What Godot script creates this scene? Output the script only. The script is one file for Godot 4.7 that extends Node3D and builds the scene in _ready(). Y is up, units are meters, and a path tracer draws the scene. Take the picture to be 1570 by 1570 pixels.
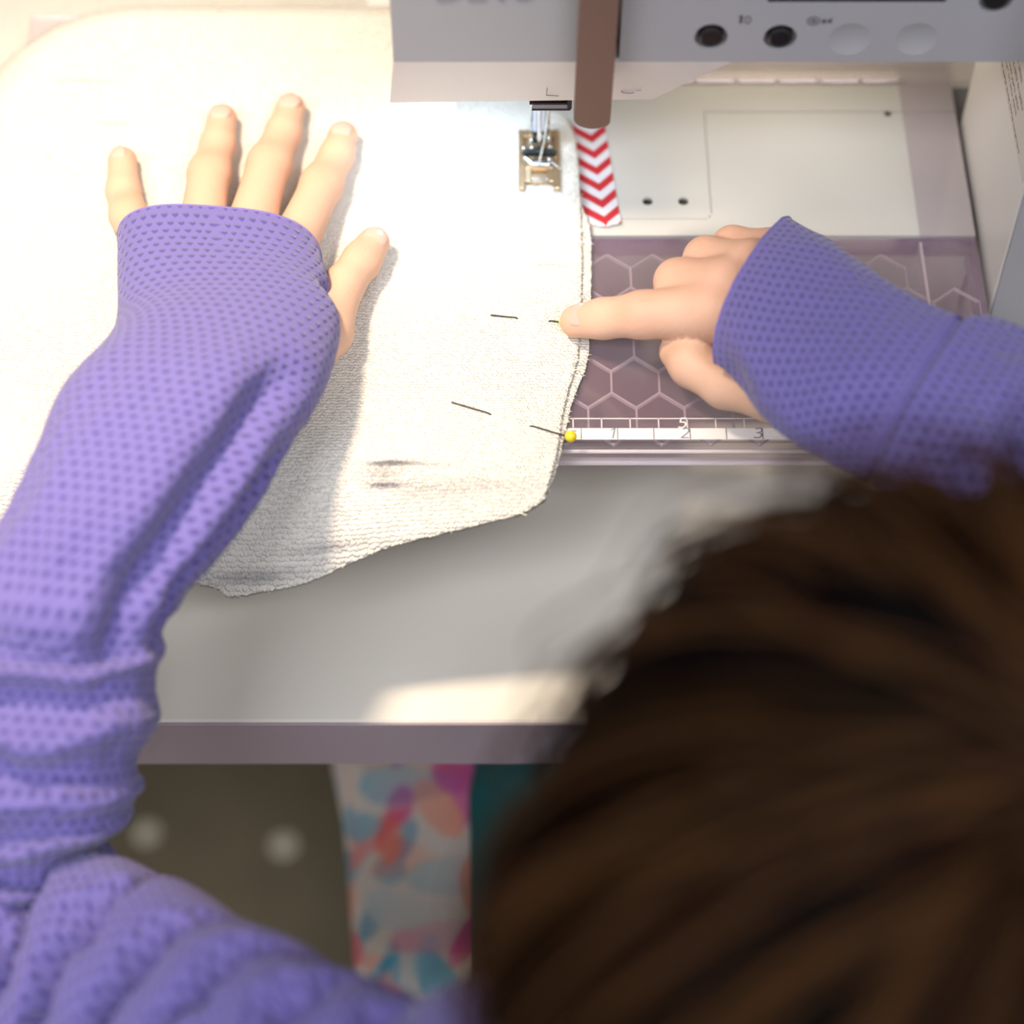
extends Node3D
# A child's hands guide pinned cream cloth under a sewing machine; seen from above the child's head.
# y is up, metres. Table top 0.72, machine bed and clear extension table 0.81.

const BED := 0.81
const CLOTH := 0.8140
var M := {}
var noise := FastNoiseLite.new()
var rng := RandomNumberGenerator.new()


# ---------------------------------------------------------------- mesh building
class Shape:
	var v := PackedVector3Array()
	var n := PackedVector3Array()
	var uv := PackedVector2Array()
	var col := PackedColorArray()
	var ix := PackedInt32Array()

	func put(p: Vector3, nn: Vector3, t := Vector2.ZERO, c := Color.WHITE) -> int:
		v.append(p)
		n.append(nn)
		uv.append(t)
		col.append(c)
		return v.size() - 1

	func face(a: int, b: int, c: int) -> void:   # counter-clockwise seen from outside
		ix.append(a)
		ix.append(c)
		ix.append(b)

	func tri(a: Vector3, b: Vector3, c: Vector3, t := Vector2.ZERO) -> void:
		var nn := (b - a).cross(c - a).normalized()
		face(put(a, nn, t), put(b, nn, t), put(c, nn, t))

	func quad(a: Vector3, b: Vector3, c: Vector3, d: Vector3) -> void:
		var nn := (c - a).cross(d - b).normalized()
		var i := put(a, nn, Vector2(0, 1))
		put(b, nn, Vector2(1, 1))
		put(c, nn, Vector2(1, 0))
		put(d, nn, Vector2(0, 0))
		face(i, i + 1, i + 2)
		face(i, i + 2, i + 3)

	func box(c: Vector3, s: Vector3, bevel := 0.0) -> void:
		var h := s / 2.0
		var b := minf(bevel, minf(h.x, minf(h.y, h.z)) * 0.95)
		for ax in 3:
			for sg in [-1.0, 1.0]:
				var u := (ax + 1) % 3
				var w := (ax + 2) % 3
				var ps := []
				for k in [[-1, -1], [1, -1], [1, 1], [-1, 1]]:
					var p := Vector3.ZERO
					p[ax] = sg * h[ax]
					p[u] = k[0] * (h[u] - b)
					p[w] = k[1] * (h[w] - b)
					ps.append(c + p)
				if sg > 0:
					quad(ps[0], ps[1], ps[2], ps[3])
				else:
					quad(ps[3], ps[2], ps[1], ps[0])
		if b <= 0.0:
			return
		for ax in 3:
			var u := (ax + 1) % 3
			var w := (ax + 2) % 3
			for su in [-1.0, 1.0]:
				for sw in [-1.0, 1.0]:
					var ps := []
					for k in [[-1, 0], [1, 0], [1, 1], [-1, 1]]:
						var p := Vector3.ZERO
						p[ax] = k[0] * (h[ax] - b)
						p[u] = su * (h[u] - (b if k[1] == 1 else 0.0))
						p[w] = sw * (h[w] - (0.0 if k[1] == 1 else b))
						ps.append(c + p)
					if su * sw > 0:
						quad(ps[0], ps[1], ps[2], ps[3])
					else:
						quad(ps[3], ps[2], ps[1], ps[0])
		for sx in [-1.0, 1.0]:
			for sy in [-1.0, 1.0]:
				for sz in [-1.0, 1.0]:
					var a := c + Vector3(sx * h.x, sy * (h.y - b), sz * (h.z - b))
					var d := c + Vector3(sx * (h.x - b), sy * h.y, sz * (h.z - b))
					var e := c + Vector3(sx * (h.x - b), sy * (h.y - b), sz * h.z)
					if sx * sy * sz > 0:
						tri(a, d, e)
					else:
						tri(a, e, d)

	# a flat outline (counter-clockwise seen from +axis) pushed along an axis: 0 x, 1 y, 2 z
	func prism(outline: PackedVector2Array, from: float, to: float, axis := 2) -> void:
		var at := func(p: Vector2, d: float) -> Vector3:
			return Vector3(d, p.x, p.y) if axis == 0 else Vector3(p.y, d, p.x) if axis == 1 else Vector3(p.x, p.y, d)
		var cut := Geometry2D.triangulate_polygon(outline)
		for k in range(0, cut.size(), 3):
			var a := outline[cut[k]]
			var b := outline[cut[k + 1]]
			var c := outline[cut[k + 2]]
			if (b - a).cross(c - a) < 0:
				var s := b
				b = c
				c = s
			tri(at.call(a, to), at.call(b, to), at.call(c, to))
			tri(at.call(a, from), at.call(c, from), at.call(b, from))
		for k in outline.size():
			var a := outline[k]
			var b := outline[(k + 1) % outline.size()]
			quad(at.call(a, from), at.call(b, from), at.call(b, to), at.call(a, to))

	# a smooth grid; place(i, j) gives the points, uvat(i, j) the texture place, tint(i, j) the colour
	func grid(nu: int, nv: int, place: Callable, uvat = null, tint = null, closed := false, flip := false) -> void:
		var base := v.size()
		for i in nu:
			for j in nv:
				put(place.call(i, j), Vector3.ZERO, uvat.call(i, j) if uvat != null else Vector2(float(i) / nu, float(j) / nv), tint.call(i, j) if tint != null else Color.WHITE)
		for i in nu:
			for j in nv:
				var jl := j - 1
				var jr := j + 1
				if closed:
					jl = (jl + nv - 1) % (nv - 1)
					jr = jr % (nv - 1)
				var du := v[base + mini(i + 1, nu - 1) * nv + j] - v[base + maxi(i - 1, 0) * nv + j]
				var dv := v[base + i * nv + mini(jr, nv - 1)] - v[base + i * nv + maxi(jl, 0)]
				var nn := du.cross(dv).normalized()
				n[base + i * nv + j] = -nn if flip else nn
		for i in nu - 1:
			for j in nv - 1:
				var a := base + i * nv + j
				if flip:
					face(a, a + 1, a + nv)
					face(a + 1, a + nv + 1, a + nv)
				else:
					face(a, a + nv, a + 1)
					face(a + 1, a + nv, a + nv + 1)

	func tube(path: Array, radii: Array, sides := 8, cap := true, tint := Color.WHITE) -> void:
		var base := v.size()
		var m := path.size()
		var side := Vector3.ZERO
		for i in m:
			var p: Vector3 = path[i]
			var t: Vector3 = (path[mini(i + 1, m - 1)] - path[maxi(i - 1, 0)]).normalized()
			if side == Vector3.ZERO:
				side = t.cross(Vector3.UP if absf(t.y) < 0.9 else Vector3.RIGHT).normalized()
			side = (side - t * side.dot(t)).normalized()
			var up := t.cross(side)
			var r: float = radii[mini(i, radii.size() - 1)]
			for k in sides:
				var a := TAU * k / sides
				var o := side * cos(a) + up * sin(a)
				put(p + o * r, o, Vector2(float(i) / m, float(k) / sides), tint)
		for i in m - 1:
			for k in sides:
				var a := base + i * sides + k
				var b := base + i * sides + (k + 1) % sides
				face(a, b, a + sides)
				face(b, b + sides, a + sides)
		if cap:
			for e in [0, m - 1]:
				var c: Vector3 = path[e]
				var t: Vector3 = (path[1] - path[0]).normalized() * -1.0 if e == 0 else (path[m - 1] - path[m - 2]).normalized()
				var o := put(c, t, Vector2.ZERO, tint)
				var ring := []
				for k in sides:
					ring.append(put(v[base + e * sides + k], t, Vector2.ZERO, tint))
				for k in sides:
					if e == 0:
						face(o, ring[(k + 1) % sides], ring[k])
					else:
						face(o, ring[k], ring[(k + 1) % sides])

	# a profile (radius, height) turned about the axis `up` through c
	func lathe(profile: Array, c: Vector3, up := Vector3.UP, sides := 24) -> void:
		var x := up.cross(Vector3.RIGHT if absf(up.x) < 0.9 else Vector3.BACK).normalized()
		var z := x.cross(up)
		for k in profile.size() - 1:
			var p: Vector2 = profile[k]
			var q: Vector2 = profile[k + 1]
			for s in sides:
				var a := TAU * s / sides
				var b := TAU * (s + 1) / sides
				var oa := x * cos(a) + z * sin(a)
				var ob := x * cos(b) + z * sin(b)
				var d := (q - p).normalized()
				var na := (oa * d.y - up * d.x)
				var nb := (ob * d.y - up * d.x)
				var i := put(c + oa * p.x + up * p.y, na)
				put(c + ob * p.x + up * p.y, nb)
				put(c + ob * q.x + up * q.y, nb)
				put(c + oa * q.x + up * q.y, na)
				face(i, i + 2, i + 1)
				face(i, i + 3, i + 2)

	func ball(c: Vector3, r: Vector3, b := Basis.IDENTITY, rows := 12, tint := Color.WHITE) -> void:
		var base := v.size()
		var around := rows * 2
		for i in rows + 1:
			for j in around + 1:
				var a := PI * i / rows
				var o := TAU * j / around
				var d := Vector3(sin(a) * cos(o), cos(a), sin(a) * sin(o))
				put(c + b * (d * r), (b * (d / r)).normalized(), Vector2(float(j) / around, float(i) / rows), tint)
		for i in rows:
			for j in around:
				var a := base + i * (around + 1) + j
				face(a, a + 1, a + around + 1)
				face(a + 1, a + around + 2, a + around + 1)

	# surface nets over the smooth union of tapered capsules [a, b, ra, rb] and ellipsoids [centre, radii, basis]
	func flesh(prims: Array, cell: float, k: float, tint = null) -> void:
		var pads := []
		var lo := Vector3.INF
		var hi := -Vector3.INF
		for p in prims:
			var l: Vector3
			var h: Vector3
			if p.size() == 4:
				var r := maxf(p[2], p[3]) + 4.0 * k + 2.0 * cell
				l = p[0].min(p[1]) - Vector3.ONE * r
				h = p[0].max(p[1]) + Vector3.ONE * r
			else:
				var r: float = maxf(p[1].x, maxf(p[1].y, p[1].z)) + 4.0 * k + 2.0 * cell
				l = p[0] - Vector3.ONE * r
				h = p[0] + Vector3.ONE * r
			pads.append([l, h])
			lo = lo.min(l)
			hi = hi.max(h)
		var nx := int((hi.x - lo.x) / cell) + 2
		var ny := int((hi.y - lo.y) / cell) + 2
		var nz := int((hi.z - lo.z) / cell) + 2
		var f := PackedFloat32Array()
		f.resize(nx * ny * nz)
		var inv := 1.0 / k
		for q in prims.size():
			var p: Array = prims[q]
			var a: Vector3i = Vector3i((pads[q][0] - lo) / cell)
			var b: Vector3i = Vector3i((pads[q][1] - lo) / cell)
			var capsule := p.size() == 4
			var c0: Vector3 = p[0]
			var ba := Vector3.ZERO
			var bb := 1.0
			var ra := 0.0
			var rb := 0.0
			var inb := Basis.IDENTITY
			var rad := Vector3.ONE
			var least := 1.0
			if capsule:
				ba = p[1] - p[0]
				bb = maxf(ba.dot(ba), 1e-9)
				ra = p[2]
				rb = p[3] - p[2]
			else:
				rad = p[1]
				inb = p[2].inverse()
				least = minf(rad.x, minf(rad.y, rad.z))
			for z in range(a.z, mini(b.z + 1, nz)):
				for y in range(a.y, mini(b.y + 1, ny)):
					var at := (z * ny + y) * nx
					for x in range(a.x, mini(b.x + 1, nx)):
						var o := lo + Vector3(x, y, z) * cell - c0
						var d: float
						if capsule:
							var h := clampf(o.dot(ba) / bb, 0.0, 1.0)
							d = (o - ba * h).length() - ra - rb * h
						else:
							var e := (inb * o) / rad
							d = (e.length() - 1.0) * least
						d *= inv
						if d < 7.0:
							f[at + x] += exp(-maxf(d, -14.0))
		var cells := PackedInt32Array()
		cells.resize(nx * ny * nz)
		cells.fill(-1)
		var base := v.size()
		var step := [0, 1, nx, nx + 1, nx * ny, nx * ny + 1, nx * ny + nx, nx * ny + nx + 1]
		for z in nz - 1:
			for y in ny - 1:
				var row := (z * ny + y) * nx
				for x in nx - 1:
					var i := row + x
					var inside := 0
					for s in step:
						if f[i + s] > 1.0:
							inside += 1
					if inside == 0 or inside == 8:
						continue
					var g := PackedFloat32Array()
					for s in step:
						g.append(-k * log(maxf(f[i + s], 1e-3)))
					var sum := Vector3.ZERO
					var count := 0
					for e in [[0, 1], [2, 3], [4, 5], [6, 7], [0, 2], [1, 3], [4, 6], [5, 7], [0, 4], [1, 5], [2, 6], [3, 7]]:
						var u := g[e[0]]
						var w := g[e[1]]
						if (u < 0.0) != (w < 0.0):
							var t := u / (u - w)
							var pa := Vector3(e[0] & 1, (e[0] >> 1) & 1, e[0] >> 2)
							var pb := Vector3(e[1] & 1, (e[1] >> 1) & 1, e[1] >> 2)
							sum += pa.lerp(pb, t)
							count += 1
					var grad := Vector3(g[1] + g[3] + g[5] + g[7] - g[0] - g[2] - g[4] - g[6], g[2] + g[3] + g[6] + g[7] - g[0] - g[1] - g[4] - g[5], g[4] + g[5] + g[6] + g[7] - g[0] - g[1] - g[2] - g[3])
					var at := lo + (Vector3(x, y, z) + sum / count) * cell
					cells[i] = put(at, grad.normalized(), Vector2.ZERO, tint.call(at) if tint != null else Color.WHITE)
		for z in range(1, nz - 1):
			for y in range(1, ny - 1):
				for x in range(1, nx - 1):
					var i := (z * ny + y) * nx + x
					var here := f[i] > 1.0
					for ax in 3:
						if (f[i + [1, nx, nx * ny][ax]] > 1.0) == here:
							continue
						var u: int = [nx, nx * ny, 1][ax]
						var w: int = [nx * ny, 1, nx][ax]
						var a := cells[i - u - w]
						var b := cells[i - w]
						var c := cells[i]
						var d := cells[i - u]
						if here:
							face(a, b, c)
							face(a, c, d)
						else:
							face(a, c, b)
							face(a, d, c)

	func mesh() -> ArrayMesh:
		var arrays := []
		arrays.resize(Mesh.ARRAY_MAX)
		arrays[Mesh.ARRAY_VERTEX] = v
		arrays[Mesh.ARRAY_NORMAL] = n
		arrays[Mesh.ARRAY_TEX_UV] = uv
		arrays[Mesh.ARRAY_COLOR] = col
		arrays[Mesh.ARRAY_INDEX] = ix
		var m := ArrayMesh.new()
		m.add_surface_from_arrays(Mesh.PRIMITIVE_TRIANGLES, arrays)
		return m


func add(called: String, s: Shape, mat: Material, parent: Node = self) -> MeshInstance3D:
	return add_mesh(called, s.mesh(), mat, parent)


func add_mesh(called: String, m: Mesh, mat: Material, parent: Node = self) -> MeshInstance3D:
	var o := MeshInstance3D.new()
	o.name = called
	o.mesh = m
	o.material_override = mat
	o.cast_shadow = GeometryInstance3D.SHADOW_CASTING_SETTING_ON
	parent.add_child(o, true)
	return o


func thing(called: String, label: String, category: String, at := Vector3.ZERO) -> Node3D:
	var o := Node3D.new()
	o.name = called
	add_child(o, true)
	o.position = at
	return tag(o, label, category)


func tag(o: Node3D, label: String, category := "", group := "") -> Node3D:
	o.set_meta("label", label)
	if category:
		o.set_meta("category", category)
	if group:
		o.set_meta("group", group)
	return o


func part(called: String, parent: Node) -> Node3D:
	var o := Node3D.new()
	o.name = called
	parent.add_child(o, true)
	return o


func boxed(called: String, c: Vector3, s: Vector3, mat: Material, parent: Node = self, bevel := 0.0) -> MeshInstance3D:
	var sh := Shape.new()
	sh.box(c, s, bevel)
	return add(called, sh, mat, parent)


func letters(called: String, text: String, size: float, mat: Material, parent: Node, at: Vector3, turn: Basis, deep := 0.0002, italic := false, bold := 400) -> MeshInstance3D:
	var t := TextMesh.new()
	var font := SystemFont.new()
	font.font_names = PackedStringArray(["Droid Sans"])
	font.font_weight = bold
	t.font = font
	t.text = text
	t.font_size = 64
	t.pixel_size = size / 64.0
	t.depth = deep
	t.curve_step = 1.0
	var o := add_mesh(called, t, mat, parent)
	if italic:
		turn = turn * Basis(Vector3.RIGHT, Vector3(0.2, 1, 0), Vector3.BACK)
	o.transform = Transform3D(turn, at)
	return o


# ---------------------------------------------------------------- materials
func plain(c: Color, rough := 0.5, metal := 0.0, spec := 0.5) -> StandardMaterial3D:
	var m := StandardMaterial3D.new()
	m.albedo_color = c
	m.roughness = rough
	m.metallic = metal
	m.metallic_specular = spec
	return m


func clear(c: Color, alpha: float) -> StandardMaterial3D:
	var m := plain(Color(c, alpha), 0.06)
	m.transparency = BaseMaterial3D.TRANSPARENCY_ALPHA
	return m


func noise_map(freq: float, octaves: int, size := 512, type := FastNoiseLite.TYPE_SIMPLEX_SMOOTH) -> NoiseTexture2D:
	var t := NoiseTexture2D.new()
	t.width = size
	t.height = size
	t.seamless = true
	var nz := FastNoiseLite.new()
	nz.seed = 7
	nz.noise_type = type
	nz.frequency = freq
	nz.fractal_octaves = octaves
	t.noise = nz
	return t


func ramp(t: NoiseTexture2D, a: Color, b: Color) -> NoiseTexture2D:
	var g := Gradient.new()
	g.set_color(0, a)
	g.set_color(1, b)
	t.color_ramp = g
	return t


# dimpled jersey: staggered soft pits, one tile is 2 x 2 pits
func knit_maps() -> Array:
	var w := 128
	var h := 128
	var color := Image.create(w, h, false, Image.FORMAT_RGB8)
	var height := Image.create(w, h, false, Image.FORMAT_RGB8)
	var rib := FastNoiseLite.new()
	rib.seed = 3
	rib.frequency = 0.09
	for y in h:
		for x in w:
			var best := 9.0
			for c in [[0, 0], [64, 0], [128, 0], [32, 64], [96, 64], [-32, 64], [160, 64], [0, 128], [64, 128], [128, 128]]:
				var dx := (x - float(c[0])) / 20.0
				var dy := (y - float(c[1]) + 0.35 * absf(x - float(c[0]))) / 19.0
				best = minf(best, sqrt(dx * dx + dy * dy + absf(dx * dy) * 0.3))
			var pit := 1.0 - smoothstep(0.35, 1.25, best)
			# fine stitches between the pits
			var st := 0.5 + 0.5 * sin(TAU * (x / 16.0 + 0.25 * sin(TAU * y / 16.0))) * sin(TAU * y / 10.667)
			var val := 1.0 - 0.85 * pit + 0.14 * (st - 0.5)
			height.set_pixel(x, y, Color(val, val, val).clamp())
			var tone := clampf(pit * 0.95 - 0.12 * (st - 0.5), 0.0, 1.0)
			color.set_pixel(x, y, Color(0.432, 0.400, 0.645).lerp(Color(0.322, 0.290, 0.555), tone))
	return [ImageTexture.create_from_image(color), ImageTexture.create_from_image(height)]


# terry cloth: rows of small loops of uneven height, 32 x 32 loops a tile
func terry_map() -> ImageTexture:
	var size := 768
	var cells := 32
	var step := size / float(cells)
	var im := Image.create(size, size, false, Image.FORMAT_RGB8)
	im.fill(Color(0.25, 0.25, 0.25))
	var r := RandomNumberGenerator.new()
	r.seed = 11
	for row in cells:
		for c in cells:
			var cx := (c + (0.5 if row % 2 else 0.0) + r.randf_range(-0.22, 0.22)) * step
			var cy := (row + 0.5 + r.randf_range(-0.2, 0.2)) * step
			var rx := step * r.randf_range(0.42, 0.66)
			var ry := step * r.randf_range(0.26, 0.42)
			var top := r.randf_range(0.55, 1.0)
			var lean := r.randf_range(-0.45, 0.45)
			for y in range(int(cy - ry) - 1, int(cy + ry) + 2):
				for x in range(int(cx - rx) - 1, int(cx + rx) + 2):
					var dx := (x - cx) / rx
					var dy := (y - cy - lean * (x - cx)) / ry
					var d := dx * dx + dy * dy
					if d < 1.0:
						var px := posmod(x, size)
						var py := posmod(y, size)
						var val := 0.25 + (top - 0.25) * sqrt(1.0 - d)
						if val > im.get_pixel(px, py).r:
							im.set_pixel(px, py, Color(val, val, val))
	return ImageTexture.create_from_image(im)


func trouser_map() -> ImageTexture:
	var size := 256
	var im := Image.create(size, size, false, Image.FORMAT_RGB8)
	var r := RandomNumberGenerator.new()
	r.seed = 5
	im.fill(Color(0.86, 0.82, 0.80))
	var inks := [Color(0.20, 0.58, 0.76), Color(0.92, 0.42, 0.42), Color(0.85, 0.32, 0.62), Color(0.95, 0.60, 0.50), Color(0.25, 0.66, 0.80), Color(0.70, 0.80, 0.86)]
	for k in 150:
		var c := Vector2(r.randf() * size, r.randf() * size)
		var dir := Vector2.from_angle(r.randf_range(0.7, 2.2))
		var along := r.randf_range(10, 24)
		var across := r.randf_range(5, 10)
		var ink: Color = inks[k % inks.size()]
		for y in range(-26, 27):
			for x in range(-26, 27):
				var d := Vector2(x, y)
				var e := pow(d.dot(dir) / along, 2) + pow(d.dot(dir.orthogonal()) / across, 2)
				if e < 1.0:
					var px := posmod(int(c.x) + x, size)
					var py := posmod(int(c.y) + y, size)
					im.set_pixel(px, py, im.get_pixel(px, py).lerp(ink, minf(1.0, (1.0 - e) * 2.5) * 0.9))
	return ImageTexture.create_from_image(im)


func chevron_map() -> ImageTexture:
	var w := 192
	var h := 640
	var im := Image.create(w, h, false, Image.FORMAT_RGB8)
	var period := 104.0
	for y in h:
		for x in w:
			var u := float(x) / w
			var v := (0.5 - absf(u - 0.56)) * 150.0
			var s := fposmod(y - v + 8.0, period)
			im.set_pixel(x, y, Color(0.70, 0.13, 0.17) if s < 52.0 else Color(0.80, 0.80, 0.82))
	return ImageTexture.create_from_image(im)


# small print: rows of letter-like strokes too small to read in the photograph
func print_map() -> ImageTexture:
	var w := 512
	var h := 160
	var im := Image.create(w, h, false, Image.FORMAT_RGB8)
	im.fill(Color(0.82, 0.795, 0.76))
	var r := RandomNumberGenerator.new()
	r.seed = 21
	var rows := [[39, 340, 13, 0.1], [68, 362, 13, 0.05], [95, 340, 10, 0.2], [114, 335, 10, 0.35], [141, 420, 10, 0.2]]
	for row in rows:
		var x := 4
		while x < row[1]:
			var word := r.randi_range(3, 9)
			for k in word:
				var lw := r.randi_range(3, 6)
				var ink := Color(0.82, 0.795, 0.76).lerp(Color(0.10, 0.07, 0.05), 1.0 - row[3])
				im.fill_rect(Rect2i(x, row[0] + r.randi_range(0, 3), 3, row[2] - r.randi_range(0, 4)), ink)
				im.fill_rect(Rect2i(x, row[0] + r.randi_range(0, row[2] - 3), lw, 3), ink)
				x += lw + 2
			x += 6
	return ImageTexture.create_from_image(im)


func make_materials() -> void:
	M.machine = plain(Color(0.59, 0.59, 0.605), 0.38)  # white plastic greyed: shade of the front faces put into the colour
	M.bed = plain(Color(0.74, 0.735, 0.715), 0.34)
	M.head_cover = plain(Color(0.86, 0.845, 0.83), 0.4)
	M.grey_print = plain(Color(0.52, 0.51, 0.55), 0.5)
	M.dark_print = plain(Color(0.26, 0.25, 0.29), 0.5)
	M.black = plain(Color(0.05, 0.045, 0.045), 0.4)
	M.screen = plain(Color(0.03, 0.03, 0.055), 0.12)
	M.brown = plain(Color(0.42, 0.325, 0.285), 0.45)
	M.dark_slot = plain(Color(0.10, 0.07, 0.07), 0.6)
	M.steel = plain(Color(0.80, 0.82, 0.84), 0.18, 1.0)
	M.dark_steel = plain(Color(0.30, 0.33, 0.33), 0.3, 1.0)
	M.tan_metal = plain(Color(0.82, 0.73, 0.60), 0.28, 0.9)  # tan tint: warm reflections put into the metal colour
	M.shank = plain(Color(0.86, 0.90, 0.95), 0.3, 0.0)
	M.pin = plain(Color(0.22, 0.20, 0.16), 0.35, 0.8)
	M.pin_yellow = plain(Color(0.93, 0.80, 0.16), 0.25)
	M.pin_green = plain(Color(0.72, 0.80, 0.28), 0.25)
	M.thread = plain(Color(0.93, 0.92, 0.86), 0.7)
	M.acrylic = clear(Color(0.60, 0.50, 0.56), 0.22)
	M.acrylic_pale = clear(Color(0.74, 0.66, 0.72), 0.16)
	M.acrylic_rib = clear(Color(0.92, 0.87, 0.89), 0.6)  # paler, denser acrylic: light caught by the rib edges put into the colour
	M.acrylic_dark = clear(Color(0.48, 0.38, 0.52), 0.5)
	M.white_print = plain(Color(0.92, 0.91, 0.90), 0.5)
	M.line_print = plain(Color(0.88, 0.84, 0.84), 0.5)
	M.table = plain(Color(0.93, 0.915, 0.875), 0.42)
	M.table_band = plain(Color(0.66, 0.60, 0.635), 0.5)
	M.metal_leg = plain(Color(0.6, 0.6, 0.62), 0.4, 0.8)
	M.wall = plain(Color(0.82, 0.80, 0.77), 0.9)
	M.floor = plain(Color.WHITE, 0.75)
	M.floor.albedo_texture = ramp(noise_map(0.01, 5), Color(0.315, 0.285, 0.215), Color(0.43, 0.395, 0.31))
	M.floor.uv1_triplanar = true
	M.floor.uv1_world_triplanar = true
	M.floor.uv1_scale = Vector3.ONE * 1.1
	M.paint = plain(Color(0.80, 0.78, 0.70), 0.7)
	M.tape = plain(Color.WHITE, 0.55)
	M.tape.albedo_texture = chevron_map()
	M.label = plain(Color.WHITE, 0.5)
	M.label.albedo_texture = print_map()
	var knit := knit_maps()
	M.knit = plain(Color.WHITE, 0.85, 0.0, 0.25)
	M.knit.albedo_texture = knit[0]
	M.knit.heightmap_enabled = true
	M.knit.heightmap_texture = knit[1]
	M.knit.heightmap_scale = 0.075
	M.knit.rim_enabled = true
	M.knit.rim = 0.5
	M.knit.rim_tint = 0.4
	M.knit_edge = plain(Color(0.47, 0.43, 0.67), 0.85, 0.0, 0.25)
	M.cloth = plain(Color.WHITE, 0.95, 0.0, 0.2)
	M.cloth.vertex_color_use_as_albedo = true
	M.cloth.heightmap_enabled = true
	M.cloth.heightmap_texture = terry_map()
	M.cloth.heightmap_scale = 0.09
	M.fibre = plain(Color(0.90, 0.87, 0.79), 0.95)
	M.skin = plain(Color.WHITE, 0.5, 0.0, 0.4)
	M.skin.vertex_color_use_as_albedo = true
	M.skin.subsurf_scatter_enabled = true
	M.skin.subsurf_scatter_strength = 0.12
	M.skin.heightmap_enabled = true
	M.skin.heightmap_texture = noise_map(0.06, 3, 256)
	M.skin.heightmap_scale = 0.012
	M.skin.uv1_triplanar = true
	M.skin.uv1_scale = Vector3.ONE * 60.0
	M.nail = plain(Color(0.885, 0.675, 0.625), 0.22)
	M.eye = plain(Color(0.9, 0.88, 0.85), 0.2)
	M.hair = plain(Color.WHITE, 0.6, 0.0, 0.25)
	M.hair.vertex_color_use_as_albedo = true
	M.hair.backlight_enabled = true
	M.hair.backlight = Color(0.8, 0.5, 0.28)
	M.trousers = plain(Color.WHITE, 0.9, 0.0, 0.2)
	M.trousers.albedo_texture = trouser_map()
	M.trousers.uv1_triplanar = true
	M.trousers.uv1_scale = Vector3.ONE * 4.2
	M.teal = plain(Color(0.13, 0.36, 0.38), 0.9, 0.0, 0.2)
	M.shoe = plain(Color(0.25, 0.25, 0.3), 0.7)
	M.wood = plain(Color(0.55, 0.42, 0.3), 0.6)
	M.lamp_shell = plain(Color(0.25, 0.25, 0.27), 0.5, 0.3)


# ---------------------------------------------------------------- the script
func _ready() -> void:
	noise.seed = 4
	noise.frequency = 1.0
	rng.seed = 17
	set_camera_and_light()
	make_materials()
	room()
	work_table()
	extension_table()
	sewing_machine()
	fabric()
	pins()
	tape_strip()
	stool()
	person()


func set_camera_and_light() -> void:
	var cam := Camera3D.new()
	cam.name = "camera"
	add_child(cam)
	cam.position = Vector3(0, 1.413, 0.455)
	cam.rotation_degrees = Vector3(-55, 0, 0)
	var at := CameraAttributesPhysical.new()
	at.frustum_focal_length = 50.45
	at.frustum_focus_distance = 0.770
	at.exposure_aperture = 2.4
	at.frustum_near = 0.02
	at.frustum_far = 30.0
	cam.attributes = at
	cam.fov = 26.76
	cam.near = 0.02
	cam.current = true
	var we := WorldEnvironment.new()
	we.name = "environment"
	var e := Environment.new()
	e.background_mode = Environment.BG_COLOR
	e.background_color = Color(0.6, 0.65, 0.7)
	e.tonemap_mode = Environment.TONE_MAPPER_LINEAR
	e.tonemap_exposure = 1.0
	e.sdfgi_enabled = true
	e.ssao_enabled = true
	e.ssil_enabled = true
	we.environment = e
	add_child(we)
	# desk lamp, above the left hand
	lamp_light(Vector3(-0.20, 1.30, -0.025), Vector3(-0.205, 0.81, -0.075))
	# ceiling panels
	for p in [Vector3(0.55, 2.47, 1.2), Vector3(-0.85, 2.47, 1.1)]:
		ceiling_panel(p)


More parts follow.
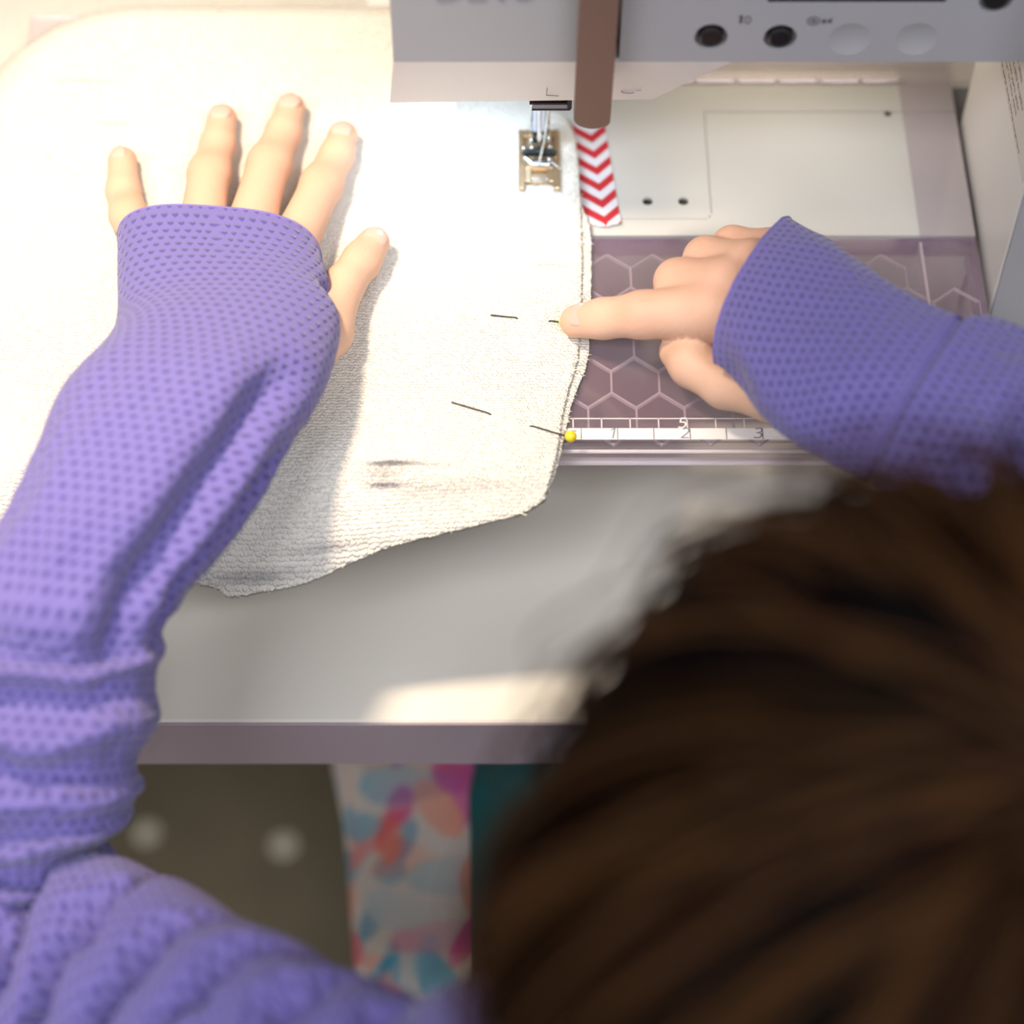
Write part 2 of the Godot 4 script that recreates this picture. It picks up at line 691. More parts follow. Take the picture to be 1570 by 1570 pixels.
func lamp_light(at: Vector3, to: Vector3) -> void:
	var l := SpotLight3D.new()
	l.name = "desk_lamp_light"
	l.light_color = Color(1.0, 0.905, 0.785)
	l.light_energy = 0.43
	l.light_size = 0.03
	l.spot_angle = 38.0
	l.spot_angle_attenuation = 0.75
	l.spot_range = 6.0
	l.spot_attenuation = 2.0
	l.shadow_enabled = true
	add_child(l)
	l.look_at_from_position(at, to)
	var t := thing("desk_lamp", "jointed grey desk lamp shining down on the cloth from behind at the left", "lamp")
	var d := (to - at).normalized()
	var s := Shape.new()
	s.lathe([Vector2(0.022, -0.10), Vector2(0.028, -0.095), Vector2(0.036, -0.05), Vector2(0.062, 0.03), Vector2(0.060, 0.03), Vector2(0.034, -0.05), Vector2(0.02, -0.09)], at, d, 32)
	s.lathe([Vector2(0.0, -0.101), Vector2(0.024, -0.10), Vector2(0.024, -0.094), Vector2(0.0, -0.094)], at, d, 32)
	add("shade", s, plain(Color(0.3, 0.3, 0.32), 0.5), t)
	var glow := plain(Color(1, 0.95, 0.85), 0.4)
	glow.emission_enabled = true
	glow.emission = Color(1.0, 0.86, 0.66)
	glow.emission_energy_multiplier = 3.0
	s = Shape.new()
	s.ball(at - d * 0.035, Vector3(0.024, 0.024, 0.024))
	add("bulb", s, glow, t)
	s = Shape.new()
	s.tube([at - d * 0.1, at - d * 0.13 + Vector3(-0.03, 0, 0), Vector3(-0.62, 1.32, -0.50)], [0.007], 10)
	s.tube([Vector3(-0.62, 1.32, -0.50), Vector3(-0.52, 0.73, -0.55)], [0.008], 10)
	add("arm", s, plain(Color(0.3, 0.3, 0.32), 0.5), t)
	s = Shape.new()
	s.lathe([Vector2(0, 0.745), Vector2(0.07, 0.742), Vector2(0.075, 0.735), Vector2(0.075, 0.7205), Vector2(0, 0.7205)], Vector3(-0.52, 0, -0.55), Vector3.UP, 32)
	add("base", s, plain(Color(0.3, 0.3, 0.32), 0.5), t)


func ceiling_panel(p: Vector3) -> void:
	var t := thing("ceiling_light", "flush white ceiling light panel on the %s side of the room" % ("right" if p.x > 0.0 else "left"), "ceiling light")
	t.set_meta("group", "ceiling lights")
	boxed("frame", p + Vector3(0, 0.015, 0), Vector3(1.04, 0.03, 0.64), plain(Color(0.85, 0.85, 0.85), 0.5), t)
	var glow := plain(Color(0.95, 0.95, 0.95), 0.5)
	glow.emission_enabled = true
	glow.emission = Color(0.93, 0.96, 1.0)
	glow.emission_energy_multiplier = 1.0
	boxed("diffuser", p + Vector3(0, -0.003, 0), Vector3(1.0, 0.006, 0.6), glow, t)
	var a := AreaLight3D.new()
	a.name = "ceiling_panel_light"
	a.light_color = Color(0.97, 0.975, 1.0)
	a.light_energy = 3.0
	a.area_size = Vector2(1.0, 0.6)
	a.area_range = 8.0
	a.area_attenuation = 2.0
	a.shadow_enabled = true
	add_child(a)
	a.position = p + Vector3(0, -0.012, 0)
	a.rotation_degrees = Vector3(-90, 0, 0)


func room() -> void:
	var x := 1.9
	var z0 := -1.5
	var z1 := 2.2
	var h := 2.5
	var f := boxed("floor", Vector3(0, -0.05, (z0 + z1) / 2), Vector3(2 * x + 0.2, 0.1, z1 - z0 + 0.2), M.floor)
	var list := [
		boxed("wall_left", Vector3(-x - 0.05, h / 2, (z0 + z1) / 2), Vector3(0.1, h, z1 - z0 + 0.2), M.wall),
		boxed("wall_right", Vector3(x + 0.05, h / 2, (z0 + z1) / 2), Vector3(0.1, h, z1 - z0 + 0.2), M.wall),
		boxed("wall_back", Vector3(0, h / 2, z0 - 0.05), Vector3(2 * x, h, 0.1), M.wall),
		boxed("wall_front", Vector3(0, h / 2, z1 + 0.05), Vector3(2 * x, h, 0.1), M.wall),
		boxed("ceiling", Vector3(0, h + 0.05, (z0 + z1) / 2), Vector3(2 * x + 0.2, 0.1, z1 - z0 + 0.2), M.wall),
		f,
	]
	for o in list:
		o.set_meta("kind", "structure")
	# dried paint drops on the concrete
	for d in [[-0.165, -0.24, 0.0085], [-0.265, -0.25, 0.008], [-0.262, -0.205, 0.005], [-0.08, -0.33, 0.004], [0.1, 0.3, 0.006]]:
		var s := Shape.new()
		var prof := []
		for k in 6:
			var a := PI / 2 * k / 5.0
			prof.append(Vector2(d[2] * sin(a), 0.0012 * cos(a)))
		s.lathe(prof, Vector3(d[0], 0.0001, d[1]), Vector3.UP, 14)
		add("paint_spot", s, M.paint, f)


func work_table() -> void:
	var t := thing("work_table", "pale laminate work table with a mauve-grey front edge, under the sewing machine", "table")
	boxed("tabletop", Vector3(0, 0.7055, -0.3), Vector3(1.5, 0.029, 0.728), M.table, t, 0.001)
	boxed("edge_band", Vector3(0, 0.7045, 0.0645), Vector3(1.5, 0.0305, 0.0012), M.table_band, t, 0.0004)
	for sx in [-1, 1]:
		for sz in [-0.60, 0.0]:
			boxed("leg", Vector3(0.70 * sx, 0.3455, sz), Vector3(0.04, 0.691, 0.04), M.metal_leg, t, 0.003)


# ---------------------------------------------------------------- clear extension table
func extension_table() -> void:
	var t := thing("extension_table", "clear mauve acrylic extension table with honeycomb ribs and ruler, around the machine's free arm", "sewing extension")
	var x0 := -0.196
	var x1 := 0.1745
	var top := BED
	boxed("top_plate", Vector3((x0 + x1) / 2, top - 0.001, -0.0455), Vector3(x1 - x0, 0.002, 0.0955), M.acrylic, t, 0.0006)
	boxed("side_plate", Vector3(0.164, top - 0.0006, -0.139), Vector3(0.021, 0.0012, 0.0905), M.acrylic_pale, t, 0.0003)
	boxed("back_plate", Vector3((x0 + x1) / 2, top - 0.001, -0.200), Vector3(x1 - x0, 0.002, 0.031), M.acrylic_pale, t, 0.0006)
	boxed("end_plate", Vector3(-0.131, top - 0.001, -0.139), Vector3(0.13, 0.002, 0.0905), M.acrylic, t, 0.0006)
	boxed("front_wall", Vector3((x0 + x1) / 2, top - 0.0075, 0.0013), Vector3(x1 - x0, 0.0105, 0.0022), M.acrylic, t, 0.0005)
	boxed("front_bead", Vector3((x0 + x1) / 2, top - 0.0053, 0.0031), Vector3(x1 - x0, 0.0012, 0.0014), M.acrylic_rib, t, 0.0003)
	boxed("front_lip", Vector3((x0 + x1) / 2, top - 0.0124, 0.0022), Vector3(x1 - x0, 0.0014, 0.0030), M.acrylic_rib, t, 0.0004)
	boxed("rear_wall", Vector3((x0 + x1) / 2, top - 0.0045, -0.0925), Vector3(x1 - x0, 0.0085, 0.0014), M.acrylic_dark, t, 0.0003)
	boxed("side_wall", Vector3(x1 - 0.0015, top - 0.0075, -0.046), Vector3(0.0026, 0.0105, 0.093), M.acrylic_dark, t, 0.0005)
	boxed("inner_wall", Vector3(0.1535, top - 0.0045, -0.055), Vector3(0.0012, 0.0065, 0.074), M.acrylic_rib, t, 0.0003)
	for k in 9:
		boxed("back_tab", Vector3(0.147 - 0.0165 * k, top - 0.0011, -0.1785), Vector3(0.0152, 0.0018, 0.0042), M.acrylic_rib, t, 0.0004)
	for lx in [x0 + 0.012, x1 - 0.012]:
		for lz in [-0.012, -0.205]:
			var s := Shape.new()
			s.lathe([Vector2(0, 0.7985), Vector2(0.006, 0.7985), Vector2(0.0075, 0.7245), Vector2(0.0075, 0.7205), Vector2(0, 0.7205)], Vector3(lx, 0, lz), Vector3.UP, 16)
			add("foot", s, M.acrylic_dark, t)
	# honeycomb of hollow six-sided cells under the plate
	var cell := Shape.new()
	var o := [Vector2(0, 0.0116), Vector2(-0.00855, 0.0049), Vector2(-0.00855, -0.0049), Vector2(0, -0.0116), Vector2(0.00855, -0.0049), Vector2(0.00855, 0.0049)]
	for k in 6:
		var a: Vector2 = o[k]
		var b: Vector2 = o[(k + 1) % 6]
		var ai := a * 0.955
		var bi := b * 0.955
		var y0 := -0.0014
		cell.quad(Vector3(a.x, y0, a.y), Vector3(a.x, 0, a.y), Vector3(b.x, 0, b.y), Vector3(b.x, y0, b.y))
		cell.quad(Vector3(bi.x, y0, bi.y), Vector3(bi.x, 0, bi.y), Vector3(ai.x, 0, ai.y), Vector3(ai.x, y0, ai.y))
		cell.quad(Vector3(a.x, y0, a.y), Vector3(b.x, y0, b.y), Vector3(bi.x, y0, bi.y), Vector3(ai.x, y0, ai.y))
		cell.quad(Vector3(ai.x, 0, ai.y), Vector3(bi.x, 0, bi.y), Vector3(b.x, 0, b.y), Vector3(a.x, 0, a.y))
	var cm := cell.mesh()
	for row in 5:
		for c in 12:
			var cx := 0.0014 + c * 0.0171 + (0.00855 if row % 2 else 0.0)
			var cz := -0.0257 - 0.0165 * row + 0.0165
			if cx < 0.0 or cx > 0.165 or absf(cx - 0.1535) < 0.004:
				continue
			if row == 0 and cz > -0.012:
				pass
			var h := add_mesh("honeycomb_cell", cm, M.acrylic_rib, t)
			h.position = Vector3(cx, top - 0.0021, cz)
	# printed ruler
	var s := Shape.new()
	s.box(Vector3(0.085, top + 0.00005, -0.00065), Vector3(0.150, 0.0001, 0.0049))
	add("scale_strip", s, M.white_print, t)
	s = Shape.new()
	for k in 12:
		s.box(Vector3(0.0243 + 0.01273 * k, top + 0.00015, -0.00065), Vector3(0.00028, 0.0001, 0.0046))
	add("inch_ticks", s, M.dark_print, t)
	s = Shape.new()
	s.box(Vector3(0.085, top + 0.00005, -0.0074), Vector3(0.150, 0.0001, 0.00042))
	for k in 15:
		s.box(Vector3(0.0215 + 0.01004 * k, top + 0.00005, -0.0054), Vector3(0.0004, 0.0001, 0.0042))
	add("centimetre_ticks", s, M.line_print, t)
	s = Shape.new()
	s.box(Vector3(0.11, top + 0.0008, 0.0059), Vector3(0.0004, 0.0004, 0.0010))
	add("edge_mark", s, M.line_print, t)
	var flat := Basis(Vector3.RIGHT, -PI / 2)
	for d in [["s", 0.0215, 0.0040], ["1", 0.0355, 0.0048], ["2", 0.0610, 0.0048], ["3", 0.0866, 0.0048], ["4", 0.1120, 0.0048]]:
		letters("numeral", d[0], d[2], M.grey_print, t, Vector3(d[1], top + 0.00012, -0.0009), flat, 0.00008, true)
	letters("numeral", "5", 0.0046, M.white_print, t, Vector3(0.0601, top + 0.00012, -0.0055), flat, 0.00008, true)
	letters("numeral", "10", 0.0046, M.white_print, t, Vector3(0.1095, top + 0.00012, -0.0055), flat, 0.00008, true)


# ---------------------------------------------------------------- sewing machine
func csg(called: String, parent: Node, mat: Material) -> CSGCombiner3D:
	var c := CSGCombiner3D.new()
	c.name = called
	c.material_override = mat
	parent.add_child(c, true)
	return c


func csg_box(c: Node, called: String, at: Vector3, s: Vector3, cut := false) -> void:
	var b := CSGBox3D.new()
	b.name = called
	b.size = s
	b.position = at
	if cut:
		b.operation = CSGShape3D.OPERATION_SUBTRACTION
	c.add_child(b, true)


func csg_hole(c: Node, called: String, at: Vector3, r: float, h: float, along_z := false) -> void:
	var b := CSGCylinder3D.new()
	b.name = called
	b.radius = r
	b.height = h
	b.sides = 40
	b.position = at
	if along_z:
		b.rotation_degrees = Vector3(90, 0, 0)
	b.operation = CSGShape3D.OPERATION_SUBTRACTION
	c.add_child(b, true)


func sewing_machine() -> void:
	var t := thing("sewing_machine", "white electronic sewing machine with dark round buttons and a flat free-arm bed", "sewing machine")
	# free arm and its flat bed, round holes and panel joints cut in
	var bed := csg("free_arm", t, M.bed)
	var top := BED - 0.0013
	csg_box(bed, "block", Vector3(0.0572, top - 0.022, -0.1355), Vector3(0.2345, 0.044, 0.0805))
	csg_hole(bed, "hole", Vector3(0.0517, top, -0.1128), 0.0020, 0.07)
	csg_hole(bed, "hole", Vector3(0.0653, top, -0.1128), 0.0020, 0.07)
	csg_hole(bed, "hole", Vector3(0.148, top, -0.1598), 0.0016, 0.07)
	csg_box(bed, "joint", Vector3(0.0757, top, -0.1335), Vector3(0.0004, 0.0016, 0.0545), true)
	csg_box(bed, "joint", Vector3(0.126, top, -0.1606), Vector3(0.101, 0.0016, 0.0005), true)
	csg_box(bed, "joint", Vector3(0.0525, top, -0.1037), Vector3(0.043, 0.0016, 0.0003), true)
	csg_box(bed, "joint", Vector3(0.0749, top, -0.1048), Vector3(0.0004, 0.0016, 0.0015), true)
	for h in [[0.0517, -0.1128, 0.00195], [0.0653, -0.1128, 0.00195], [0.148, -0.1598, 0.00155]]:
		var plug := Shape.new()
		plug.lathe([Vector2(0, top - 0.0010), Vector2(h[2], top - 0.0012), Vector2(h[2], top - 0.0050), Vector2(0, top - 0.0050)], Vector3(h[0], 0, h[1]), Vector3.UP, 20)
		add("hole_shade", plug, M.black, t)  # black plug added to stand for the shade inside the hole
	boxed("base", Vector3(0.1325, 0.7425, -0.156), Vector3(0.385, 0.044, 0.165), M.machine, t, 0.004)
	boxed("free_arm_support", Vector3(0.12, 0.7645, -0.1355), Vector3(0.113, 0.0015, 0.08), M.machine, t)
	boxed("rear_housing", Vector3(0.0872, 0.7855, -0.2085), Vector3(0.2945, 0.042, 0.060), M.head_cover, t, 0.002)
	# pillar on the right
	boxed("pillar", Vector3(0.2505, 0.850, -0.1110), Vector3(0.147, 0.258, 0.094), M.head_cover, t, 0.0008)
	boxed("pillar_front_shade", Vector3(0.2507, 0.850, -0.0634), Vector3(0.1466, 0.257, 0.0012), M.machine, t, 0.0005)  # thin sheet added on the white pillar, front-face shade put into its grey
	var s: Shape
	var lab := Shape.new()
	var x := 0.1768
	var i := lab.put(Vector3(x, 0.8675, -0.066), Vector3.LEFT, Vector2(1, 1))
	lab.put(Vector3(x, 0.8955, -0.066), Vector3.LEFT, Vector2(1, 0))
	lab.put(Vector3(x, 0.8955, -0.150), Vector3.LEFT, Vector2(0, 0))
	lab.put(Vector3(x, 0.8675, -0.150), Vector3.LEFT, Vector2(0, 1))
	lab.face(i, i + 1, i + 2)
	lab.face(i, i + 2, i + 3)
	lab.quad(Vector3(x + 0.0003, 0.8675, -0.150), Vector3(x + 0.0003, 0.8955, -0.150), Vector3(x + 0.0003, 0.8955, -0.066), Vector3(x + 0.0003, 0.8675, -0.066))
	tag(add("warning_label", lab, M.label, t), "cream label with rows of tiny print")
	# upper arm and head: front face upright, button wells and dimples cut in
	var zf := -0.09
	var up := csg("upper_arm", t, M.machine)
	csg_box(up, "block", Vector3(0.1419, 0.962, -0.1525), Vector3(0.3644, 0.1212, 0.125))
	for b in [[0.0668, 0.9126], [0.0900, 0.9123], [0.1595, 0.9288]]:
		csg_hole(up, "well", Vector3(b[0], b[1], zf), 0.0056, 0.005, true)
	for b in [[0.1135, 0.9117], [0.1359, 0.9117]]:
		var d := CSGSphere3D.new()
		d.name = "dimple"
		d.radius = 0.022
		d.radial_segments = 48
		d.rings = 48
		d.position = Vector3(b[0], b[1], zf + 0.0208)
		d.operation = CSGShape3D.OPERATION_SUBTRACTION
		up.add_child(d, true)
	csg_box(up, "slot", Vector3(0.0352, 0.95, zf), Vector3(0.0024, 0.0955, 0.02), true)
	csg_box(up, "screen_well", Vector3(0.11365, 0.945, zf), Vector3(0.0590, 0.0350, 0.003), true)
	boxed("display", Vector3(0.11365, 0.945, zf - 0.0009), Vector3(0.0585, 0.0345, 0.001), M.screen, t)
	for b in [[0.0668, 0.9126], [0.0900, 0.9123], [0.1595, 0.9288]]:
		s = Shape.new()
		s.lathe([Vector2(0.0, 0.0006), Vector2(0.0032, 0.0006), Vector2(0.0042, 0.0), Vector2(0.0044, -0.0008), Vector2(0.0044, -0.0024), Vector2(0.0, -0.0024)], Vector3(b[0], b[1], zf), Vector3.BACK, 32)
		tag(add("button", s, M.black, t), "round black push button")
	# small printed signs beside the buttons
	s = Shape.new()
	s.box(Vector3(0.0762, 0.9205, zf + 0.0001), Vector3(0.0008, 0.0032, 0.0002))
	s.box(Vector3(0.0762, 0.9216, zf + 0.0001), Vector3(0.0014, 0.0004, 0.0002))
	s.prism([Vector2(0.0756, 0.9196), Vector2(0.0762, 0.9187), Vector2(0.0768, 0.9196)], zf, zf + 0.0002)
	s.tube(ring_path(Vector3(0.0785, 0.9202, zf), 0.0009, 0.0015), [0.0002], 5, false)
	add("needle_sign", s, M.dark_print, t)
	s = Shape.new()
	s.tube(ring_path(Vector3(0.1004, 0.9198, zf), 0.0020, 0.0016), [0.00022], 5, false)
	s.box(Vector3(0.1004, 0.9198, zf + 0.0001), Vector3(0.0018, 0.0009, 0.0002))
	s.box(Vector3(0.1039, 0.9196, zf + 0.0001), Vector3(0.0012, 0.0016, 0.0002))
	s.box(Vector3(0.1057, 0.9197, zf + 0.0001), Vector3(0.0012, 0.0012, 0.0002))
	s.box(Vector3(0.1063, 0.9201, zf + 0.0001), Vector3(0.0003, 0.0022, 0.0002))
	add("stitch_sign", s, M.dark_print, t)
	letters("lettering", "DL10", 0.0125, M.grey_print, t, Vector3(-0.0092, 0.9325, zf + 0.0001), Basis.IDENTITY.scaled(Vector3(1.16, 1, 1)), 0.0003, false, 700)
	# lower head cover leans back under the head
	s = Shape.new()
	var zb := -0.106
	var f := [Vector3(-0.0403, 0.9018, zf), Vector3(-0.0436, 0.8669, zb), Vector3(0.0500, 0.8685, zb), Vector3(0.0745, 0.9012, zf)]
	var g := [Vector3(-0.0403, 0.9018, -0.21), Vector3(-0.0436, 0.8669, -0.198), Vector3(0.0500, 0.8685, -0.198), Vector3(0.0745, 0.9012, -0.21)]
	s.quad(f[0], f[1], f[2], f[3])
	s.quad(g[3], g[2], g[1], g[0])
	s.quad(g[0], g[1], f[1], f[0])
	s.quad(f[3], f[2], g[2], g[3])
	s.quad(f[1], g[1], g[2], f[2])
	s.quad(f[0], f[3], g[3], g[0])
	add("head_cover", s, M.head_cover, t)
	s = Shape.new()
	var q := func(px: float, py: float) -> Vector3:
		return Vector3(px, py, zf + (0.9018 - py) / (0.9018 - 0.8669) * (zb - zf) + 0.0001)
	s.tube([q.call(0.0124, 0.8795), q.call(0.0121, 0.8735), q.call(0.0165, 0.8728)], [0.00016], 4)
	add("guide_mark", s, M.grey_print, t)
	s = Shape.new()
	s.tube([q.call(0.0385, 0.8772), q.call(0.0392, 0.8757), q.call(0.0415, 0.8752), q.call(0.0430, 0.8758)], [0.00022], 4)
	add("guide_mark", s, M.grey_print, t)
	s = Shape.new()
	s.tube([q.call(0.0436, 0.8777), q.call(0.0455, 0.8777)], [0.0002], 4)
	add("guide_mark", s, M.grey_print, t)
	# brown flat lever hanging down the front of the head
	s = Shape.new()
	var bar := PackedVector2Array()
	for k in 9:
		var a := PI + PI * k / 8.0
		bar.append(Vector2(0.0272 + 0.0060 * cos(a) + 0.0006 * k / 8.0, 0.8835 + 0.0038 * sin(a) - 0.0012 * k / 8.0 + 0.0006))
	bar.append(Vector2(0.0362, 1.01))
	bar.append(Vector2(0.0228, 1.01))
	s.prism(bar, -0.0845, -0.0800)
	tag(add("lever", s, M.brown, t), "flat brown lever with a rounded end")
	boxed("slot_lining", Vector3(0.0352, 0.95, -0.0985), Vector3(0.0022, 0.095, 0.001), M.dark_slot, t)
	# black bracket under the head
	s = Shape.new()
	s.box(Vector3(0.0138, 0.8606, -0.1125), Vector3(0.0150, 0.0007, 0.0015))
	s.box(Vector3(0.0142, 0.8580, -0.1120), Vector3(0.0140, 0.0005, 0.0015))
	s.box(Vector3(0.0208, 0.8620, -0.1120), Vector3(0.0016, 0.0065, 0.0020))
	s.box(Vector3(0.0140, 0.8640, -0.1160), Vector3(0.0150, 0.0100, 0.0030))
	add("thread_bracket", s, M.dark_slot, t)
	boxed("bracket_cover", Vector3(0.0140, 0.8593, -0.1122), Vector3(0.0132, 0.0019, 0.0012), M.grey_print, t)
	# cool work light under the head
	var glow := plain(Color(0.95, 0.97, 1.0), 0.4)
	glow.emission_enabled = true
	glow.emission = Color(0.86, 0.93, 1.0)
	glow.emission_energy_multiplier = 4.0
	s = Shape.new()
	s.lathe([Vector2(0, -0.002), Vector2(0.005, -0.0015), Vector2(0.006, 0.0), Vector2(0.006, 0.003)], Vector3(-0.014, 0.8650, -0.135), Vector3.UP, 24)
	add("work_light", s, glow, t)
	var l := SpotLight3D.new()
	l.name = "machine_work_light"
	l.light_color = Color(0.82, 0.91, 1.0)
	l.light_energy = 0.0045
	l.light_size = 0.006
	l.spot_angle = 75.0
	l.spot_angle_attenuation = 0.8
	l.spot_range = 5.0
	l.shadow_enabled = true
	add_child(l)
	l.look_at_from_position(Vector3(-0.014, 0.861, -0.135), Vector3(-0.01, 0.80, -0.12), Vector3.BACK)
	# made-up warm strip under the arm, added to brighten bed and pillar
	glow = glow.duplicate()
	glow.emission = Color(1.0, 0.93, 0.80)
	glow.emission_energy_multiplier = 2.0
	boxed("added_fill_strip", Vector3(0.115, 0.8998, -0.176), Vector3(0.10, 0.0016, 0.008), glow, t, 0.0004)
	var a := AreaLight3D.new()
	a.name = "added_bed_fill_light"
	a.light_color = Color(1.0, 0.93, 0.82)
	a.light_energy = 0.0085
	a.area_size = Vector2(0.10, 0.008)
	a.area_range = 5.0
	a.area_attenuation = 2.0
	a.shadow_enabled = true
	add_child(a)
	a.position = Vector3(0.115, 0.8985, -0.176)
	a.rotation_degrees = Vector3(-90, 0, 0)
	a.rotate_z(0.45)
	presser_foot(t)


func ring_path(c: Vector3, rx: float, ry: float) -> Array:
	var p := []
	for k in 21:
		p.append(c + Vector3(rx * cos(TAU * k / 20.0), ry * sin(TAU * k / 20.0), 0.0001))
	return p


func presser_foot(t: Node3D) -> void:
	var p := part("presser_foot", t)
	boxed("shank", Vector3(0.0106, 0.8425, -0.1395), Vector3(0.0054, 0.0440, 0.005), M.shank, p, 0.0006)
	var s := Shape.new()
	s.box(Vector3(0.0075, 0.8400, -0.1400), Vector3(0.0012, 0.040, 0.0055), 0.0003)
	s.box(Vector3(0.0138, 0.8400, -0.1400), Vector3(0.0012, 0.040, 0.0055), 0.0003)
	s.ball(Vector3(0.0074, 0.8188, -0.1345), Vector3(0.0010, 0.0015, 0.0012))
	s.ball(Vector3(0.0140, 0.8198, -0.1345), Vector3(0.0009, 0.0015, 0.0012))
	add("side_rail", s, M.steel, p)
	boxed("clamp", Vector3(0.0107, 0.8195, -0.1370), Vector3(0.0054, 0.0040, 0.0060), M.dark_steel, p, 0.0008)
	s = Shape.new()
	s.ball(Vector3(0.0110, 0.8212, -0.1346), Vector3(0.0012, 0.0012, 0.0008))
	add("clamp_screw", s, M.steel, p)
	# sole: a tan frame with two toes
	s = Shape.new()
	var y0 := 0.8139
	var y1 := 0.8158
	for b in [[0.0025, 0.0048, -0.1440, -0.1130], [0.0158, 0.0182, -0.1440, -0.1130], [0.0048, 0.0158, -0.1440, -0.1405], [0.0048, 0.0158, -0.1275, -0.1235], [0.0048, 0.0075, -0.1235, -0.1165], [0.0133, 0.0158, -0.1235, -0.1165]]:
		s.box(Vector3((b[0] + b[1]) / 2, (y0 + y1) / 2, (b[2] + b[3]) / 2), Vector3(b[1] - b[0], y1 - y0, b[3] - b[2]), 0.0003)
	s.box(Vector3(0.0104, y0 + 0.0004, -0.1325), Vector3(0.0120, 0.0008, 0.0180))
	s.box(Vector3(0.0104, y0 + 0.0004, -0.1200), Vector3(0.0110, 0.0008, 0.0070))
	add("sole", s, M.tan_metal, p)
	s = Shape.new()
	s.tube([Vector3(0.0042, y1 + 0.0003, -0.1285), Vector3(0.0042, y1 + 0.0003, -0.1390), Vector3(0.0048, y1 + 0.0003, -0.1398), Vector3(0.0066, y1 + 0.0003, -0.1400)], [0.0004], 6)
	s.tube([Vector3(0.0166, y1 + 0.0003, -0.1285), Vector3(0.0166, y1 + 0.0003, -0.1390), Vector3(0.0160, y1 + 0.0003, -0.1398), Vector3(0.0146, y1 + 0.0003, -0.1400)], [0.0004], 6)
	add("rim_wire", s, M.tan_metal, p)
	# coil spring on its axle
	s = Shape.new()
	var path := []
	for k in 120:
		var a := TAU * k / 10.0
		path.append(Vector3(0.0046 + 0.0118 * k / 119.0, 0.8178 + 0.0013 * sin(a), -0.1295 + 0.0013 * cos(a)))
	s.tube(path, [0.00042], 5)
	s.tube([Vector3(0.0038, 0.8178, -0.1295), Vector3(0.0172, 0.8178, -0.1295)], [0.0008], 8)
	add("spring", s, M.dark_steel, p)
	s = Shape.new()
	s.ball(Vector3(0.0046, 0.8188, -0.1308), Vector3(0.0009, 0.0007, 0.0009))
	s.ball(Vector3(0.0076, 0.8190, -0.1310), Vector3(0.0009, 0.0007, 0.0009))
	s.ball(Vector3(0.0146, 0.8188, -0.1312), Vector3(0.0008, 0.0007, 0.0008))
	s.ball(Vector3(0.0142, 0.8182, -0.1254), Vector3(0.0009, 0.0008, 0.0009))
	add("rivet", s, M.steel, p)
	s = Shape.new()
	s.tube([Vector3(0.0050, 0.8172, -0.1270), Vector3(0.0075, 0.8172, -0.1240), Vector3(0.0135, 0.8172, -0.1236), Vector3(0.0152, 0.8172, -0.1260)], [0.0010, 0.0014, 0.0014, 0.0010], 8)
	s.tube([Vector3(0.0148, 0.8176, -0.1248), Vector3(0.0170, 0.8170, -0.1232), Vector3(0.0186, 0.8162, -0.1222)], [0.0004, 0.0003], 6)
	s.tube([Vector3(0.0068, 0.8164, -0.1166), Vector3(0.0080, 0.8164, -0.1172), Vector3(0.0130, 0.8164, -0.1172), Vector3(0.0142, 0.8164, -0.1162)], [0.0005], 6)
	add("cross_bar", s, M.steel, p)
	s = Shape.new()
	s.tube([Vector3(0.0104, 0.868, -0.1300), Vector3(0.0104, 0.824, -0.1300)], [0.0008], 10)
	s.tube([Vector3(0.0104, 0.824, -0.1300), Vector3(0.0104, 0.8145, -0.1300)], [0.0004, 0.0003], 8)
	add("needle", s, M.steel, t)
	s = Shape.new()
	s.tube([Vector3(0.0142, 0.862, -0.1330), Vector3(0.0134, 0.832, -0.1325), Vector3(0.0122, 0.822, -0.1310), Vector3(0.0100, 0.8166, -0.1235)], [0.00028], 6)
	add("thread", s, M.thread, t)


# ---------------------------------------------------------------- cloth
func cloth_y(x: float, z: float) -> float:
	var y := CLOTH
	var d := maxf(0.0, z - 0.004)
	var a := lerpf(19.0, 8.0, smoothstep(-0.09, 0.015, x))
	y -= a * d * d if d < 0.04 else a * 0.0016 + (d - 0.04) * a * 0.08
	# rounded far corner and left end of the extension table
	var q := Vector2(maxf(0.0, -0.150 - x), maxf(0.0, -0.165 - z))
	var e := maxf(0.0, q.length() - 0.043)
	y -= minf(e * e * 28.0, 0.012 + e * 0.3)
	y += 0.0009 * noise.get_noise_2d(x * 22.0, z * 22.0) * smoothstep(0.0, 0.02, d + 0.004)
	# a slight lift where the pins gather it
	for p in [[0.009, -0.049], [0.0, -0.0035]]:
		y += 0.0009 * exp(-(pow((x - p[0]) / 0.006, 2) + pow((z - p[1]) / 0.012, 2)))
	return y


func edge_curve(points: Array, t: float) -> Vector2:
	var f := clampf(t, 0.0, 1.0) * (points.size() - 1)
	var i := mini(int(f), points.size() - 2)
	var u := f - i
	var p0: Vector2 = points[maxi(i - 1, 0)]
	var p1: Vector2 = points[i]
	var p2: Vector2 = points[i + 1]
	var p3: Vector2 = points[mini(i + 2, points.size() - 1)]
	return p1.cubic_interpolate(p2, p0, p3, u)


